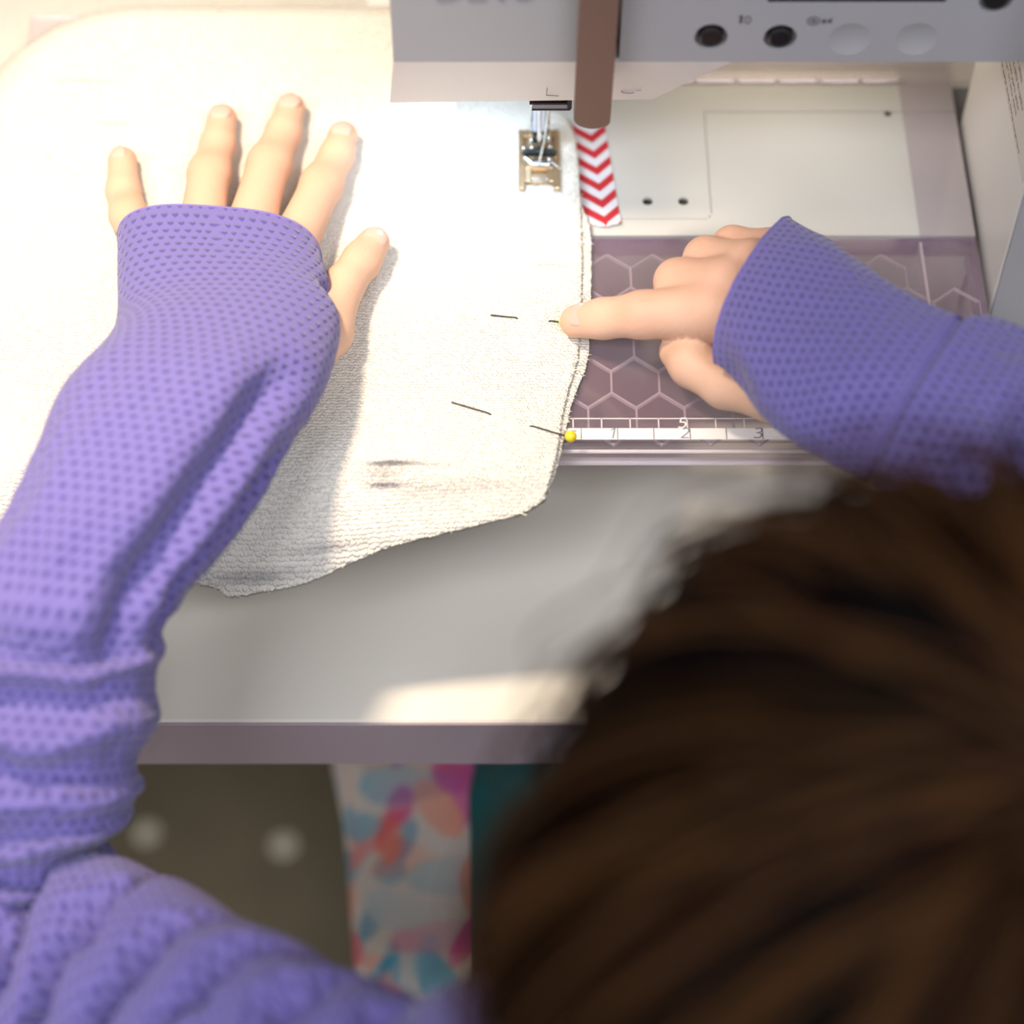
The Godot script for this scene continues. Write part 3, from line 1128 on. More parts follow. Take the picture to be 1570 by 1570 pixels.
func fabric() -> void:
	var t := thing("fabric_panel", "cream slubbed terry cloth, doubled and pinned, lying across the machine bed under the hands", "fabric")
	var right := [Vector2(0.0120, -0.27), Vector2(0.0125, -0.20), Vector2(0.0135, -0.1593), Vector2(0.0196, -0.1540), Vector2(0.0235, -0.1451), Vector2(0.0248, -0.1311), Vector2(0.0256, -0.1107), Vector2(0.0257, -0.0941), Vector2(0.0258, -0.0778), Vector2(0.0252, -0.0620), Vector2(0.0245, -0.0465), Vector2(0.0233, -0.0313), Vector2(0.0196, -0.0165), Vector2(0.0174, -0.0049), Vector2(0.0166, 0.0023), Vector2(0.0148, 0.0140), Vector2(0.0110, 0.0270)]
	var low := [Vector2(-0.285, 0.050), Vector2(-0.24, 0.049), Vector2(-0.20, 0.049), Vector2(-0.16, 0.047), Vector2(-0.125, 0.043), Vector2(-0.1045, 0.0450), Vector2(-0.0985, 0.0470), Vector2(-0.0880, 0.0460), Vector2(-0.0700, 0.0440), Vector2(-0.0465, 0.0390), Vector2(-0.0240, 0.0360), Vector2(0.0010, 0.0320), Vector2(0.0110, 0.0270)]
	add("upper_layer", cloth_layer(right, low, 0.0, 380, 420, 0.0), M.cloth, t)
	var right2 := []
	for k in right.size():
		var out := 0.0036
		if k < 7:
			out = 0.0007
		elif k >= 12:
			out = lerpf(0.0026, 0.0004, (k - 12) / 4.0)
		right2.append(right[k] + Vector2(out, 0.0))
	var low2 := low.duplicate()
	for k in low2.size():
		low2[k] = low2[k] - Vector2(0, 0.0008)
	right2[right2.size() - 1] = low2[low2.size() - 1] + Vector2(0.0006, 0)
	low2[low2.size() - 1] = right2[right2.size() - 1]
	add("lower_layer", cloth_layer(right2, low2, -0.0019, 240, 220, 3.0), M.cloth, t)
	# loose threads on the cut edges
	var s := Shape.new()
	rng.seed = 31
	for k in 170:
		var u := rng.randf()
		var e: Vector2
		var out: Vector2
		if k % 3 < 2:
			e = edge_curve(right if k % 2 else right2, u)
			out = Vector2(1, rng.randf_range(-0.8, 0.8))
		else:
			e = edge_curve(low, 0.35 + 0.65 * u)
			out = Vector2(rng.randf_range(-0.8, 0.8), 1)
		var len := rng.randf_range(0.0002, 0.0011)
		var a := Vector3(e.x, cloth_y(e.x, e.y) - 0.0004 - (0.0019 if k % 2 == 0 and k % 3 < 2 else 0.0), e.y)
		var b := a + Vector3(out.x, rng.randf_range(-0.4, 0.5), out.y).normalized() * len
		s.tube([a, (a + b) / 2 + Vector3(0, 0.0002, 0), b], [0.00016, 0.00012], 4)
	for w in [[Vector2(0.0226, -0.0262), Vector3(0.0034, 0.0004, 0.0012)], [Vector2(0.001, 0.0318), Vector3(0.004, 0.0006, 0.001)], [Vector2(0.021, -0.029), Vector3(0.0036, 0.001, -0.001)]]:
		var a := Vector3(w[0].x, cloth_y(w[0].x, w[0].y), w[0].y)
		s.tube([a, a + w[1] * 0.5 + Vector3(0, 0.0008, 0), a + w[1]], [0.00026], 5)
	add("frayed_threads", s, M.fibre, t).set_meta("kind", "stuff")


func cloth_layer(right: Array, low: Array, drop: float, nu: int, nv: int, seed_off: float) -> Shape:
	var s := Shape.new()
	var left := -0.285
	var back := -0.27
	var pts := PackedVector2Array()
	pts.resize(nu * nv)
	var c11: Vector2 = right[right.size() - 1]
	var c01: Vector2 = low[0]
	var c10: Vector2 = right[0]
	for i in nu:
		var u := float(i) / (nu - 1)
		for j in nv:
			var w := float(j) / (nv - 1)
			var r := edge_curve(right, w)
			var l := Vector2(left, lerpf(back, c01.y, w))
			var b := edge_curve(low, u)
			var tp := Vector2(lerpf(left, c10.x, u), back)
			var p := l.lerp(r, u) + tp.lerp(b, w) - (Vector2(left, back).lerp(c10, u)).lerp(c01.lerp(c11, u), w)
			if i > nu - 5 or j > nv - 5:
				p += Vector2(noise.get_noise_2d(p.y * 900.0 + seed_off, seed_off), noise.get_noise_2d(p.x * 900.0, 7.0 + seed_off)) * 0.0005
			pts[i * nv + j] = p
	var thick := 0.0015
	var slubs := [[-0.042, 0.0150, 0.008, 0.0009, 1.0], [-0.030, 0.0155, 0.010, 0.0010, 0.35], [-0.0440, 0.0225, 0.006, 0.0008, 0.9], [-0.045, 0.0185, 0.007, 0.0040, 0.40], [-0.030, 0.0245, 0.012, 0.0040, 0.28], [-0.012, 0.0225, 0.014, 0.0030, 0.25], [-0.1555, -0.1490, 0.007, 0.0005, 0.55], [-0.075, -0.189, 0.020, 0.0008, 0.15], [-0.006, -0.0885, 0.012, 0.0018, 0.30], [0.012, -0.0765, 0.010, 0.0014, 0.30], [0.010, -0.0870, 0.010, 0.0012, 0.22], [-0.0905, 0.0425, 0.018, 0.0016, 0.55], [-0.062, 0.0380, 0.014, 0.0012, 0.45], [-0.17, -0.172, 0.012, 0.0010, 0.3], [-0.015, -0.043, 0.010, 0.0010, 0.14], [-0.19, -0.03, 0.012, 0.0010, 0.3], [0.002, -0.030, 0.012, 0.0010, 0.12]]
	var place := func(i: int, j: int) -> Vector3:
		var p := pts[i * nv + j]
		var edge := minf(1.0, minf(nu - 1 - i, nv - 1 - j) / 4.0)
		return Vector3(p.x, cloth_y(p.x, p.y) + drop - thick * 0.35 * (1.0 - edge) * (1.0 - edge), p.y)
	var under := func(i: int, j: int) -> Vector3:
		var p := pts[i * nv + j]
		return Vector3(p.x, cloth_y(p.x, p.y) + drop - thick, p.y)
	var uvat := func(i: int, j: int) -> Vector2:
		return pts[i * nv + j] / 0.040
	var tint := func(i: int, j: int) -> Color:
		var p := pts[i * nv + j]
		var streak := noise.get_noise_2d(p.x * 30.0, p.y * 420.0 + seed_off) * 0.5 + noise.get_noise_2d(p.x * 110.0, p.y * 800.0) * 0.5
		var g := clampf((streak - 0.22) * 1.2, 0.0, 1.0) * 0.55
		for q in slubs:
			var dx: float = (p.x - q[0]) / q[2]
			var dz: float = (p.y - q[1] - 0.004 * sin(p.x * 40.0) * 0.3) / q[3]
			var e := dx * dx + dz * dz
			if e < 4.0:
				g += q[4] * 1.35 * exp(-e) * (0.55 + 0.9 * absf(noise.get_noise_2d(p.x * 500.0, p.y * 900.0)))
		return Color(0.76, 0.73, 0.665).lerp(Color(0.13, 0.13, 0.16), clampf(g, 0.0, 0.9))
	s.grid(nu, nv, place, uvat, tint, false, true)
	s.grid(nu, nv, under, uvat, tint, false, false)
	# skirt round the border
	var ring := []
	for j in nv:
		ring.append([nu - 1, j])
	for i in nu:
		ring.append([nu - 1 - i, nv - 1])
	for k in ring.size() - 1:
		var a: Vector3 = place.call(ring[k][0], ring[k][1])
		var b: Vector3 = place.call(ring[k + 1][0], ring[k + 1][1])
		var c: Vector3 = under.call(ring[k + 1][0], ring[k + 1][1])
		var d: Vector3 = under.call(ring[k][0], ring[k][1])
		if a.distance_to(b) < 1e-7:
			continue
		var base := s.v.size()
		s.quad(d, c, b, a)
		for m in 4:
			s.col[base + m] = Color(0.74, 0.69, 0.60)
	return s


func pins() -> void:
	var list := [
		["straight_pin", "straight pin with a yellow ball head at the cloth edge, by the ruler", Vector2(-0.0213, -0.0112), Vector2(0.0195, 0.0040), M.pin_yellow, 0.36, 0.66],
		["straight_pin", "straight pin whose green head is pressed under the pointing fingertip", Vector2(-0.0078, -0.0512), Vector2(0.0180, -0.0476), M.pin_green, 0.40, 0.80],
	]
	for p in list:
		var t := thing(p[0], p[1], "pin")
		var path := []
		for k in 41:
			var u := k / 40.0
			var q: Vector2 = p[2].lerp(p[3], u)
			var dip := smoothstep(p[5] - 0.06, p[5] + 0.05, u) * (1.0 - smoothstep(p[6] - 0.05, p[6] + 0.06, u))
			path.append(Vector3(q.x, cloth_y(minf(q.x, 0.016), q.y) + 0.0006 - 0.0022 * dip, q.y))
		var s := Shape.new()
		s.tube(path, [0.0003], 6)
		add("shaft", s, M.pin, t)
		s = Shape.new()
		var e: Vector3 = path[40]
		s.ball(e + Vector3(0.0009, 0.0006, 0.0003), Vector3.ONE * 0.0021)
		add("head", s, p[4], t)


func tape_strip() -> void:
	var s := Shape.new()
	var a := Vector3(0.0295, BED, -0.1530)
	var b := Vector3(0.0345, BED, -0.1000)
	var nv := 60
	var nu := 14
	var half := 0.0068
	var axis := (b - a).normalized()
	var side := Vector3.UP.cross(axis).normalized()
	for flip in [false, true]:
		var place := func(i: int, j: int) -> Vector3:
			var u := float(i) / (nu - 1) * 2.0 - 1.0
			var w := float(j) / (nv - 1)
			var torn := 0.0
			if j == nv - 1:
				torn = 0.0003 * sin(i * 2.1) - 0.0012 * (1.0 - absf(u - 0.1)) + 0.0012 * maxf(0.0, -u)
			return a.lerp(b, w) + axis * -torn + side * u * half + Vector3.UP * (-0.00105 + (0.0 if flip else 0.0002) + 0.0009 * pow(w, 14.0) * (0.5 + 0.5 * u))
		var uvat := func(i: int, j: int) -> Vector2:
			return Vector2(float(i) / (nu - 1), float(j) / (nv - 1))
		s.grid(nu, nv, place, uvat, null, false, not flip)
	tag(add("tape_strip", s, M.tape), "strip of red and white chevron tape stuck on the bed beside the cloth edge", "tape")


# ---------------------------------------------------------------- the child
func stool() -> void:
	var t := thing("stool", "round wooden stool under the seated child", "stool")
	var s := Shape.new()
	s.lathe([Vector2(0, 0.435), Vector2(0.155, 0.435), Vector2(0.165, 0.428), Vector2(0.165, 0.412), Vector2(0.155, 0.405), Vector2(0, 0.405)], Vector3(0.09, 0, 0.33), Vector3.UP, 40)
	add("seat", s, M.wood, t)
	for k in 4:
		var a := PI / 4 + PI / 2 * k
		s = Shape.new()
		s.tube([Vector3(0.09 + 0.11 * cos(a), 0.405, 0.33 + 0.11 * sin(a)), Vector3(0.09 + 0.15 * cos(a), 0.0, 0.33 + 0.15 * sin(a))], [0.014, 0.012], 10)
		add("leg", s, M.wood, t)


func chain(points: Array, radii: Array) -> Array:
	var out := []
	for k in points.size() - 1:
		out.append([points[k], points[k + 1], radii[k], radii[k + 1]])
	return out


var blush := []


func skin_tint(p: Vector3) -> Color:
	var c := Color(0.68, 0.435, 0.315)
	var red := 0.0
	for b in blush:
		var d: float = p.distance_squared_to(b[0]) / (b[1] * b[1])
		if d < 6.0:
			red = maxf(red, b[2] * exp(-d))
	red += 0.06 * noise.get_noise_3d(p.x * 90.0, p.y * 90.0, p.z * 90.0)
	return c.lerp(Color(0.60, 0.25, 0.17), clampf(red, 0.0, 0.6))


func nail(tip: Vector3, back: Vector3, up: Vector3, w: float, l: float, parent: Node) -> void:
	var y := (up - back * up.dot(back)).normalized()
	var x := y.cross(back).normalized()
	var s := Shape.new()
	s.ball(tip, Vector3(w / 2, 0.0016, l / 2), Basis(x, y, back), 10)
	add("fingernail", s, M.nail, parent)


func person() -> void:
	var t := thing("person", "brown-haired child in a purple dimpled top, guiding cream cloth with both hands", "person")
	var s := Shape.new()
	# --- left hand, flat on the cloth
	var lh := []
	var wrist := Vector3(-0.1022, 0.8400, 0.0020)
	var fingers := {
		"pinky": [[Vector3(-0.1284, 0.8275, -0.0620), Vector3(-0.1424, 0.8215, -0.0939), Vector3(-0.1460, 0.8195, -0.1077), Vector3(-0.1480, 0.8195, -0.1234)], [0.0076, 0.0067, 0.0061, 0.0056]],
		"ring": [[Vector3(-0.1134, 0.8300, -0.0680), Vector3(-0.1138, 0.8230, -0.1135), Vector3(-0.1122, 0.8205, -0.1310), Vector3(-0.1118, 0.8199, -0.1455)], [0.0088, 0.0077, 0.0063, 0.0058]],
		"middle": [[Vector3(-0.0969, 0.8305, -0.0690), Vector3(-0.0915, 0.8232, -0.1182), Vector3(-0.0876, 0.8207, -0.1370), Vector3(-0.0858, 0.8199, -0.1512)], [0.0090, 0.0080, 0.0064, 0.0059]],
		"index": [[Vector3(-0.0808, 0.8300, -0.0640), Vector3(-0.0713, 0.8230, -0.1075), Vector3(-0.0667, 0.8207, -0.1245), Vector3(-0.0648, 0.8199, -0.1362)], [0.0088, 0.0076, 0.0062, 0.0058]],
	}
	for f in fingers:
		var pts: Array = fingers[f][0]
		lh.append_array(chain(pts, fingers[f][1]))
		lh.append([pts[0], wrist + (pts[0] - wrist) * 0.15, fingers[f][1][0] + 0.001, 0.0135])
		blush.append([pts[1] + Vector3(0, 0.007, 0), 0.006, 0.35])
		blush.append([pts[3] + Vector3(0, 0.002, 0), 0.007, 0.25])
	lh.append_array(chain([Vector3(-0.0508, 0.8220, -0.0795), Vector3(-0.0548, 0.8228, -0.0700), Vector3(-0.0608, 0.8240, -0.0570), Vector3(-0.0655, 0.8270, -0.0330), Vector3(-0.0800, 0.8340, -0.0060)], [0.0060, 0.0067, 0.0070, 0.0090, 0.0120]))
	blush.append([Vector3(-0.0545, 0.829, -0.0700), 0.006, 0.3])
	lh.append_array(chain([wrist, Vector3(-0.115, 0.8430, 0.030)], [0.0165, 0.0175]))
	s.flesh(lh, 0.0012, 0.0013, skin_tint)
	# --- right hand, pointing finger pressed on the pin
	var rh := []
	var rw := Vector3(0.1105, 0.8500, -0.0090)
	var rf := [
		[[Vector3(0.0690, 0.8420, -0.0300), Vector3(0.0458, 0.8345, -0.0345), Vector3(0.0324, 0.8265, -0.0395), Vector3(0.0232, 0.8214, -0.0425)], [0.0095, 0.0080, 0.0068, 0.0061]],
		[[Vector3(0.0735, 0.8450, -0.0385), Vector3(0.0585, 0.8365, -0.0480), Vector3(0.0590, 0.8250, -0.0470), Vector3(0.0680, 0.8215, -0.0420)], [0.0095, 0.0078, 0.0070, 0.0062]],
		[[Vector3(0.0832, 0.8460, -0.0463), Vector3(0.0690, 0.8370, -0.0585), Vector3(0.0700, 0.8255, -0.0565), Vector3(0.0790, 0.8215, -0.0500)], [0.0092, 0.0074, 0.0067, 0.0060]],
		[[Vector3(0.0923, 0.8430, -0.0555), Vector3(0.0790, 0.8350, -0.0665), Vector3(0.0800, 0.8250, -0.0640), Vector3(0.0880, 0.8215, -0.0580)], [0.0085, 0.0066, 0.0060, 0.0054]],
	]
	for f in rf:
		rh.append_array(chain(f[0], f[1]))
		rh.append([f[0][0], rw + (f[0][0] - rw) * 0.15, f[1][0], 0.0135])
		blush.append([f[0][1] + Vector3(0, 0.006, 0.003), 0.008, 0.3])
		blush.append([f[0][0] + Vector3(0, 0.008, 0), 0.010, 0.25])
	blush.append([Vector3(0.022, 0.823, -0.041), 0.007, 0.3])
	rh.append_array(chain([Vector3(0.0580, 0.8240, -0.0262), Vector3(0.0630, 0.8270, -0.0185), Vector3(0.0735, 0.8290, -0.0070), Vector3(0.0890, 0.8370, 0.0020), rw], [0.0062, 0.0080, 0.0074, 0.0100, 0.0140]))
	rh.append_array(chain([rw, Vector3(0.1400, 0.8540, 0.0220)], [0.0175, 0.0180]))
	s.flesh(rh, 0.0012, 0.0013, skin_tint)
	# --- trunk, arms and legs on a coarse grid
	var hc := Vector3(0.101, 0.9755, 0.2757)
	var face := Vector3(-0.20, -0.62, -0.76).normalized()
	var crown := (Vector3(-0.05, 0.80, -0.6) - face * Vector3(-0.05, 0.80, -0.6).dot(face)).normalized()
	var rightv := crown.cross(-face).normalized()
	var hb := Basis(rightv, crown, -face)
	var trunk := []
	trunk.append_array(chain([Vector3(0.10, 0.50, 0.33), Vector3(0.10, 0.66, 0.31), Vector3(0.10, 0.80, 0.275)], [0.085, 0.080, 0.075]))
	trunk.append_array(chain([Vector3(0.005, 0.845, 0.262), Vector3(0.10, 0.855, 0.275), Vector3(0.200, 0.845, 0.262)], [0.036, 0.050, 0.036]))
	trunk.append_array(chain([Vector3(0.10, 0.86, 0.275), hc - crown * 0.06 - face * 0.02], [0.034, 0.034]))
	trunk.append_array(chain([Vector3(0.0, 0.848, 0.266), Vector3(-0.066, 0.808, 0.226), Vector3(-0.192, 0.746, 0.168)], [0.024, 0.013, 0.008]))
	trunk.append_array(chain([Vector3(-0.192, 0.746, 0.168), Vector3(-0.153, 0.808, 0.098), Vector3(-0.130, 0.834, 0.062), Vector3(-0.112, 0.8420, 0.020)], [0.008, 0.013, 0.014, 0.015]))
	trunk.append_array(chain([Vector3(0.205, 0.845, 0.262), Vector3(0.235, 0.80, 0.160), Vector3(0.160, 0.852, 0.042), Vector3(0.130, 0.853, 0.014)], [0.032, 0.025, 0.019, 0.016]))
	for sx in [-0.055, 0.055]:
		trunk.append_array(chain([Vector3(0.10 + sx * 1.2, 0.510, 0.33), Vector3(0.10 + sx * 2.18, 0.50, -0.05), Vector3(0.10 + sx * 2.18, 0.06, -0.02), Vector3(0.10 + sx * 2.18, 0.035, -0.12)], [0.058, 0.042, 0.028, 0.022]))
	s.flesh(trunk, 0.008, 0.006, skin_tint)
	# --- head with a face
	var head := [[hc, Vector3(0.066, 0.080, 0.078), hb], [hc - crown * 0.045 + face * 0.022, Vector3(0.050, 0.045, 0.052), hb]]
	var at := func(rx: float, uy: float, fz: float) -> Vector3:
		return hc + rightv * rx + crown * uy + face * fz
	head.append_array(chain([at.call(0, -0.005, 0.080), at.call(0, -0.026, 0.090)], [0.006, 0.009]))
	head.append_array(chain([at.call(-0.018, -0.052, 0.068), at.call(0, -0.052, 0.074), at.call(0.018, -0.052, 0.068)], [0.004, 0.005, 0.004]))
	head.append_array(chain([at.call(-0.016, -0.059, 0.066), at.call(0, -0.061, 0.071), at.call(0.016, -0.059, 0.066)], [0.004, 0.005, 0.004]))
	head.append([at.call(0, -0.078, 0.058), Vector3(0.02, 0.015, 0.015), hb])
	for sx in [-1, 1]:
		head.append_array(chain([at.call(0.066 * sx, 0.005, -0.005), at.call(0.070 * sx, -0.012, -0.008), at.call(0.066 * sx, -0.030, 0.0)], [0.009, 0.010, 0.006]))
		head.append_array(chain([at.call(0.012 * sx, 0.014, 0.073), at.call(0.040 * sx, 0.014, 0.060)], [0.006, 0.006]))
	s.flesh(head, 0.004, 0.005, skin_tint)
	var body := add("body", s, M.skin, t)
	for sx in [-1, 1]:
		var e := Shape.new()
		e.ball(at.call(0.028 * sx, 0.0, 0.066), Vector3.ONE * 0.0105)
		add("eye", e, M.eye, body)
		e = Shape.new()
		e.ball(at.call(0.028 * sx, 0.0, 0.0735), Vector3(0.0045, 0.0045, 0.0036), hb)
		add("iris", e, M.shoe, body)
	var nails := [
		[Vector3(-0.1490, 0.8238, -0.1225), Vector3(0.05, -0.1, 1), Vector3(-0.35, 1, -0.1), 0.0070, 0.0080],
		[Vector3(-0.1119, 0.8249, -0.1440), Vector3(-0.03, 0.12, 1), Vector3(0.0, 1, -0.15), 0.0084, 0.0098],
		[Vector3(-0.0858, 0.8250, -0.1497), Vector3(-0.1, 0.12, 1), Vector3(0.0, 1, -0.15), 0.0088, 0.0100],
		[Vector3(-0.0650, 0.8249, -0.1346), Vector3(-0.15, 0.12, 1), Vector3(0.05, 1, -0.15), 0.0084, 0.0096],
		[Vector3(-0.0498, 0.8266, -0.0780), Vector3(-0.45, 0.1, 1), Vector3(0.35, 1, 0.0), 0.0088, 0.0104],
		[Vector3(0.0240, 0.8273, -0.0408), Vector3(0.87, 0.46, 0.2), Vector3(-0.40, 0.90, 0.20), 0.0092, 0.0104],
	]
	for q in nails:
		nail(q[0], q[1].normalized(), q[2].normalized(), q[3], q[4], body)
	clothes(t)
	hair(t, hc, hb)


func catmull(list: Array, f: float, slot: int) -> Variant:
	var i := clampi(int(f), 0, list.size() - 2)
	var u := f - i
	var a = list[maxi(i - 1, 0)][slot]
	var b = list[i][slot]
	var c = list[i + 1][slot]
	var d = list[mini(i + 2, list.size() - 1)][slot]
	return 0.5 * ((2.0 * b) + (c - a) * u + (2.0 * a - 5.0 * b + 4.0 * c - d) * u * u + (3.0 * b - a - 3.0 * c + d) * u * u * u)


# one sleeve: rings [centre, half width, half height]; bow pushes the cuff's top edge forward; fold(f, angle, along) is the depth of the creases
func sleeve_point(rings: Array, f: float, ang: float, bow: float, fold: Callable, lip: float) -> Vector3:
	var c: Vector3 = catmull(rings, f, 0)
	var a: Vector3 = catmull(rings, f, 1)
	var h: float = catmull(rings, f, 2)
	var e := 0.02
	var c2: Vector3 = catmull(rings, minf(f + e, rings.size() - 1.001), 0)
	var c1: Vector3 = catmull(rings, maxf(f - e, 0.0), 0)
	var axis := (c2 - c1).normalized()
	var b := axis.cross(a).normalized()
	if b.y < 0.0:
		b = -b
	var cs := cos(ang)
	var sn := sin(ang)
	var square := lerpf(0.66, 0.86, smoothstep(0.5, 3.0, f)) if bow > 0.004 else 0.86
	var x := signf(cs) * pow(absf(cs), square)
	var y := signf(sn) * pow(absf(sn), square)
	if y < 0.0:
		y *= 0.75
	var p := c + a * x + b * h * y
	var out := (a.normalized() * cs + b * sn).normalized()
	p += out * (fold.call(f, ang, p) - lip)
	p -= axis * bow * maxf(0.0, sn) * exp(-f * 1.2)
	return p


func make_sleeve(called: String, rings: Array, f0: float, f1: float, nu: int, nv: int, bow: float, fold: Callable, parent: Node) -> void:
	var s := Shape.new()
	var pos := PackedVector3Array()
	var along := PackedFloat32Array()
	var tuck := 5
	for i in nu:
		var f := f0 + (f1 - f0) * maxf(0.0, i - tuck) / (nu - 1 - tuck)
		var lip := 0.0
		if i < tuck:                       # turned-in hem
			f = f0 + 0.06 * (tuck - i)
			lip = 0.0016
		elif i == tuck:
			lip = 0.0007
		# angles at even spacing round the ring, so that the knit is not stretched
		var wa: float = (catmull(rings, f, 1) as Vector3).length()
		var wb: float = catmull(rings, f, 2)
		var square := lerpf(0.66, 0.86, smoothstep(0.5, 3.0, f)) if bow > 0.004 else 0.86
		var run := PackedFloat32Array([0.0])
		var last := Vector2(wa, 0.0)
		for k in range(1, 97):
			var an := TAU * k / 96.0
			var q := Vector2(signf(cos(an)) * pow(absf(cos(an)), square) * wa, signf(sin(an)) * pow(absf(sin(an)), square) * wb * (1.0 if sin(an) > 0.0 else 0.75))
			run.append(run[k - 1] + q.distance_to(last))
			last = q
		var k0 := 0
		for j in nv:
			var want := run[96] * j / (nv - 1)
			while k0 < 95 and run[k0 + 1] < want:
				k0 += 1
			var an := TAU * (k0 + clampf((want - run[k0]) / maxf(run[k0 + 1] - run[k0], 1e-9), 0.0, 1.0)) / 96.0
			pos.append(sleeve_point(rings, f, an if j < nv - 1 else 0.0, bow, fold, lip))
		var d := 0.0
		if i > 0:
			d = (catmull(rings, f, 0) - catmull(rings, maxf(f - 0.01, 0.0), 0)).length() * 100.0 * absf(f1 - f0) / (nu - 1 - tuck)
			d = along[i - 1] + (d if i > tuck else 0.0)
		along.append(d)
	var place := func(i: int, j: int) -> Vector3:
		return pos[i * nv + j]
	var count := 23.0
	var uvat := func(i: int, j: int) -> Vector2:
		return Vector2(count * j / (nv - 1), along[i] / 0.0070)
	s.grid(nu, nv, place, uvat, null, true, false)
	add(called, s, M.knit, parent)


func ridge(t: float) -> float:
	return pow(0.5 + 0.5 * cos(TAU * t), 1.6)


func clothes(t: Node3D) -> void:
	# the body of the top
	var s := Shape.new()
	var trunk := []
	trunk.append_array(chain([Vector3(0.10, 0.60, 0.325), Vector3(0.10, 0.70, 0.305), Vector3(0.10, 0.80, 0.278)], [0.105, 0.098, 0.090]))
	trunk.append_array(chain([Vector3(0.000, 0.845, 0.262), Vector3(0.10, 0.850, 0.275), Vector3(0.205, 0.845, 0.262)], [0.045, 0.062, 0.045]))
	s.flesh(trunk, 0.010, 0.010)
	for k in s.v.size():
		var p := s.v[k]
		s.uv[k] = Vector2(p.x + p.z * 0.6, p.y + p.z * 0.3) / 0.0072
	var top := add("purple_top", s, M.knit, t)
	# left sleeve: cuff over the back of the hand, creased towards the elbow
	var left := [
		[Vector3(-0.1055, 0.8290, -0.0673), Vector3(0.0370, 0, 0.0035), 0.0172],
		[Vector3(-0.1025, 0.8305, -0.0508), Vector3(0.0382, 0, 0.0031), 0.0180],
		[Vector3(-0.0989, 0.8345, -0.0293), Vector3(0.0390, 0, 0.0000), 0.0195],
		[Vector3(-0.1013, 0.8400, -0.0060), Vector3(0.0383, 0, 0.0057), 0.0220],
		[Vector3(-0.1117, 0.8430, 0.0180), Vector3(0.0397, 0, 0.0062), 0.0255],
		[Vector3(-0.1197, 0.8420, 0.0402), Vector3(0.0377, 0, 0.0046), 0.0275],
		[Vector3(-0.1294, 0.8380, 0.0620), Vector3(0.0339, 0, 0.0058), 0.0285],
		[Vector3(-0.1426, 0.8300, 0.0807), Vector3(0.0332, 0, 0.0044), 0.0295],
		[Vector3(-0.1503, 0.8180, 0.0936), Vector3(0.0364, 0, 0.0025), 0.0305],
		[Vector3(-0.1544, 0.8060, 0.1097), Vector3(0.0368, 0, 0.0036), 0.0305],
		[Vector3(-0.1584, 0.7940, 0.1252), Vector3(0.0364, 0, 0.0042), 0.0300],
		[Vector3(-0.1617, 0.7840, 0.1350), Vector3(0.0356, 0, 0.0026), 0.0290],
		[Vector3(-0.1731, 0.7720, 0.1487), Vector3(0.0320, 0, 0.0012), 0.0280],
		[Vector3(-0.1858, 0.7600, 0.1662), Vector3(0.0299, 0, 0.0011), 0.0270],
	]
	var fold_left := func(f: float, ang: float, p: Vector3) -> float:
		var w := 0.0
		var cs := cos(ang)
		var sn := sin(ang)
		# the notch where the thumb comes out
		w -= 0.006 * exp(-pow((f - 1.45) / 0.26, 2)) * exp(-pow(ang if ang < PI else ang - TAU, 2) / 0.25)
		# deep pleat along the under side, from the wrist seam to mid forearm
		if f > 2.9 and f < 8.5:
			var span := smoothstep(3.0, 4.0, f) * (1.0 - smoothstep(6.6, 8.4, f))
			var mid := lerpf(0.60, 0.80, clampf((f - 3.0) / 4.5, 0.0, 1.0))
			var d := (ang if ang < PI else ang - TAU) - mid
			w -= span * 0.0085 * exp(-pow(d / 0.26, 2))
			w += span * 0.0022 * exp(-pow((d - 0.50) / 0.28, 2))
			w -= span * 0.0045 * exp(-pow((d + 0.62) / 0.10, 2)) * smoothstep(4.0, 5.0, f)
		# cross creases bunching towards the elbow
		var bunch := smoothstep(5.6, 9.0, f)
		var s1 := f * 0.98 + 0.10 * sin(ang * 1.3 + 0.6) + 0.60 * noise.get_noise_2d(f * 0.35, cs * 0.45) + 0.15 * cs
		w += bunch * 0.0072 * (ridge(s1) - 0.4) * (0.45 + 0.65 * maxf(0.0, sn))
		w += bunch * 0.0022 * ridge(f * 0.6 + 0.5 * cs + 0.3)
		# long soft folds from the wrist
		w += smoothstep(2.5, 5.0, f) * (1.0 - bunch * 0.6) * 0.0026 * noise.get_noise_2d(f * 0.28 + 3.0, ang * 1.7)
		return w
	make_sleeve("sleeve", left, 0.0, 13.0, 420, 170, 0.0070, fold_left, top)
	# upper part of the left sleeve, elbow to shoulder
	var upper := [
		[Vector3(-0.1914, 0.7450, 0.1612), Vector3(0.0051, 0, -0.0453), 0.0300],
		[Vector3(-0.1677, 0.7550, 0.1701), Vector3(0.0048, 0, -0.0439), 0.0310],
		[Vector3(-0.1428, 0.7650, 0.1783), Vector3(0.0025, 0, -0.0434), 0.0310],
		[Vector3(-0.1202, 0.7780, 0.1911), Vector3(0.0038, 0, -0.0388), 0.0310],
		[Vector3(-0.0946, 0.7940, 0.2078), Vector3(0.0044, 0, -0.0347), 0.0320],
		[Vector3(-0.0680, 0.8100, 0.2246), Vector3(0.0053, 0, -0.0298), 0.0330],
		[Vector3(-0.0446, 0.8260, 0.2399), Vector3(0.0048, 0, -0.0279), 0.0340],
		[Vector3(-0.0211, 0.8400, 0.2532), Vector3(0.0029, 0, -0.0267), 0.0350],
		[Vector3(0.0009, 0.8500, 0.2624), Vector3(0.0014, 0, -0.0266), 0.0360],
	]
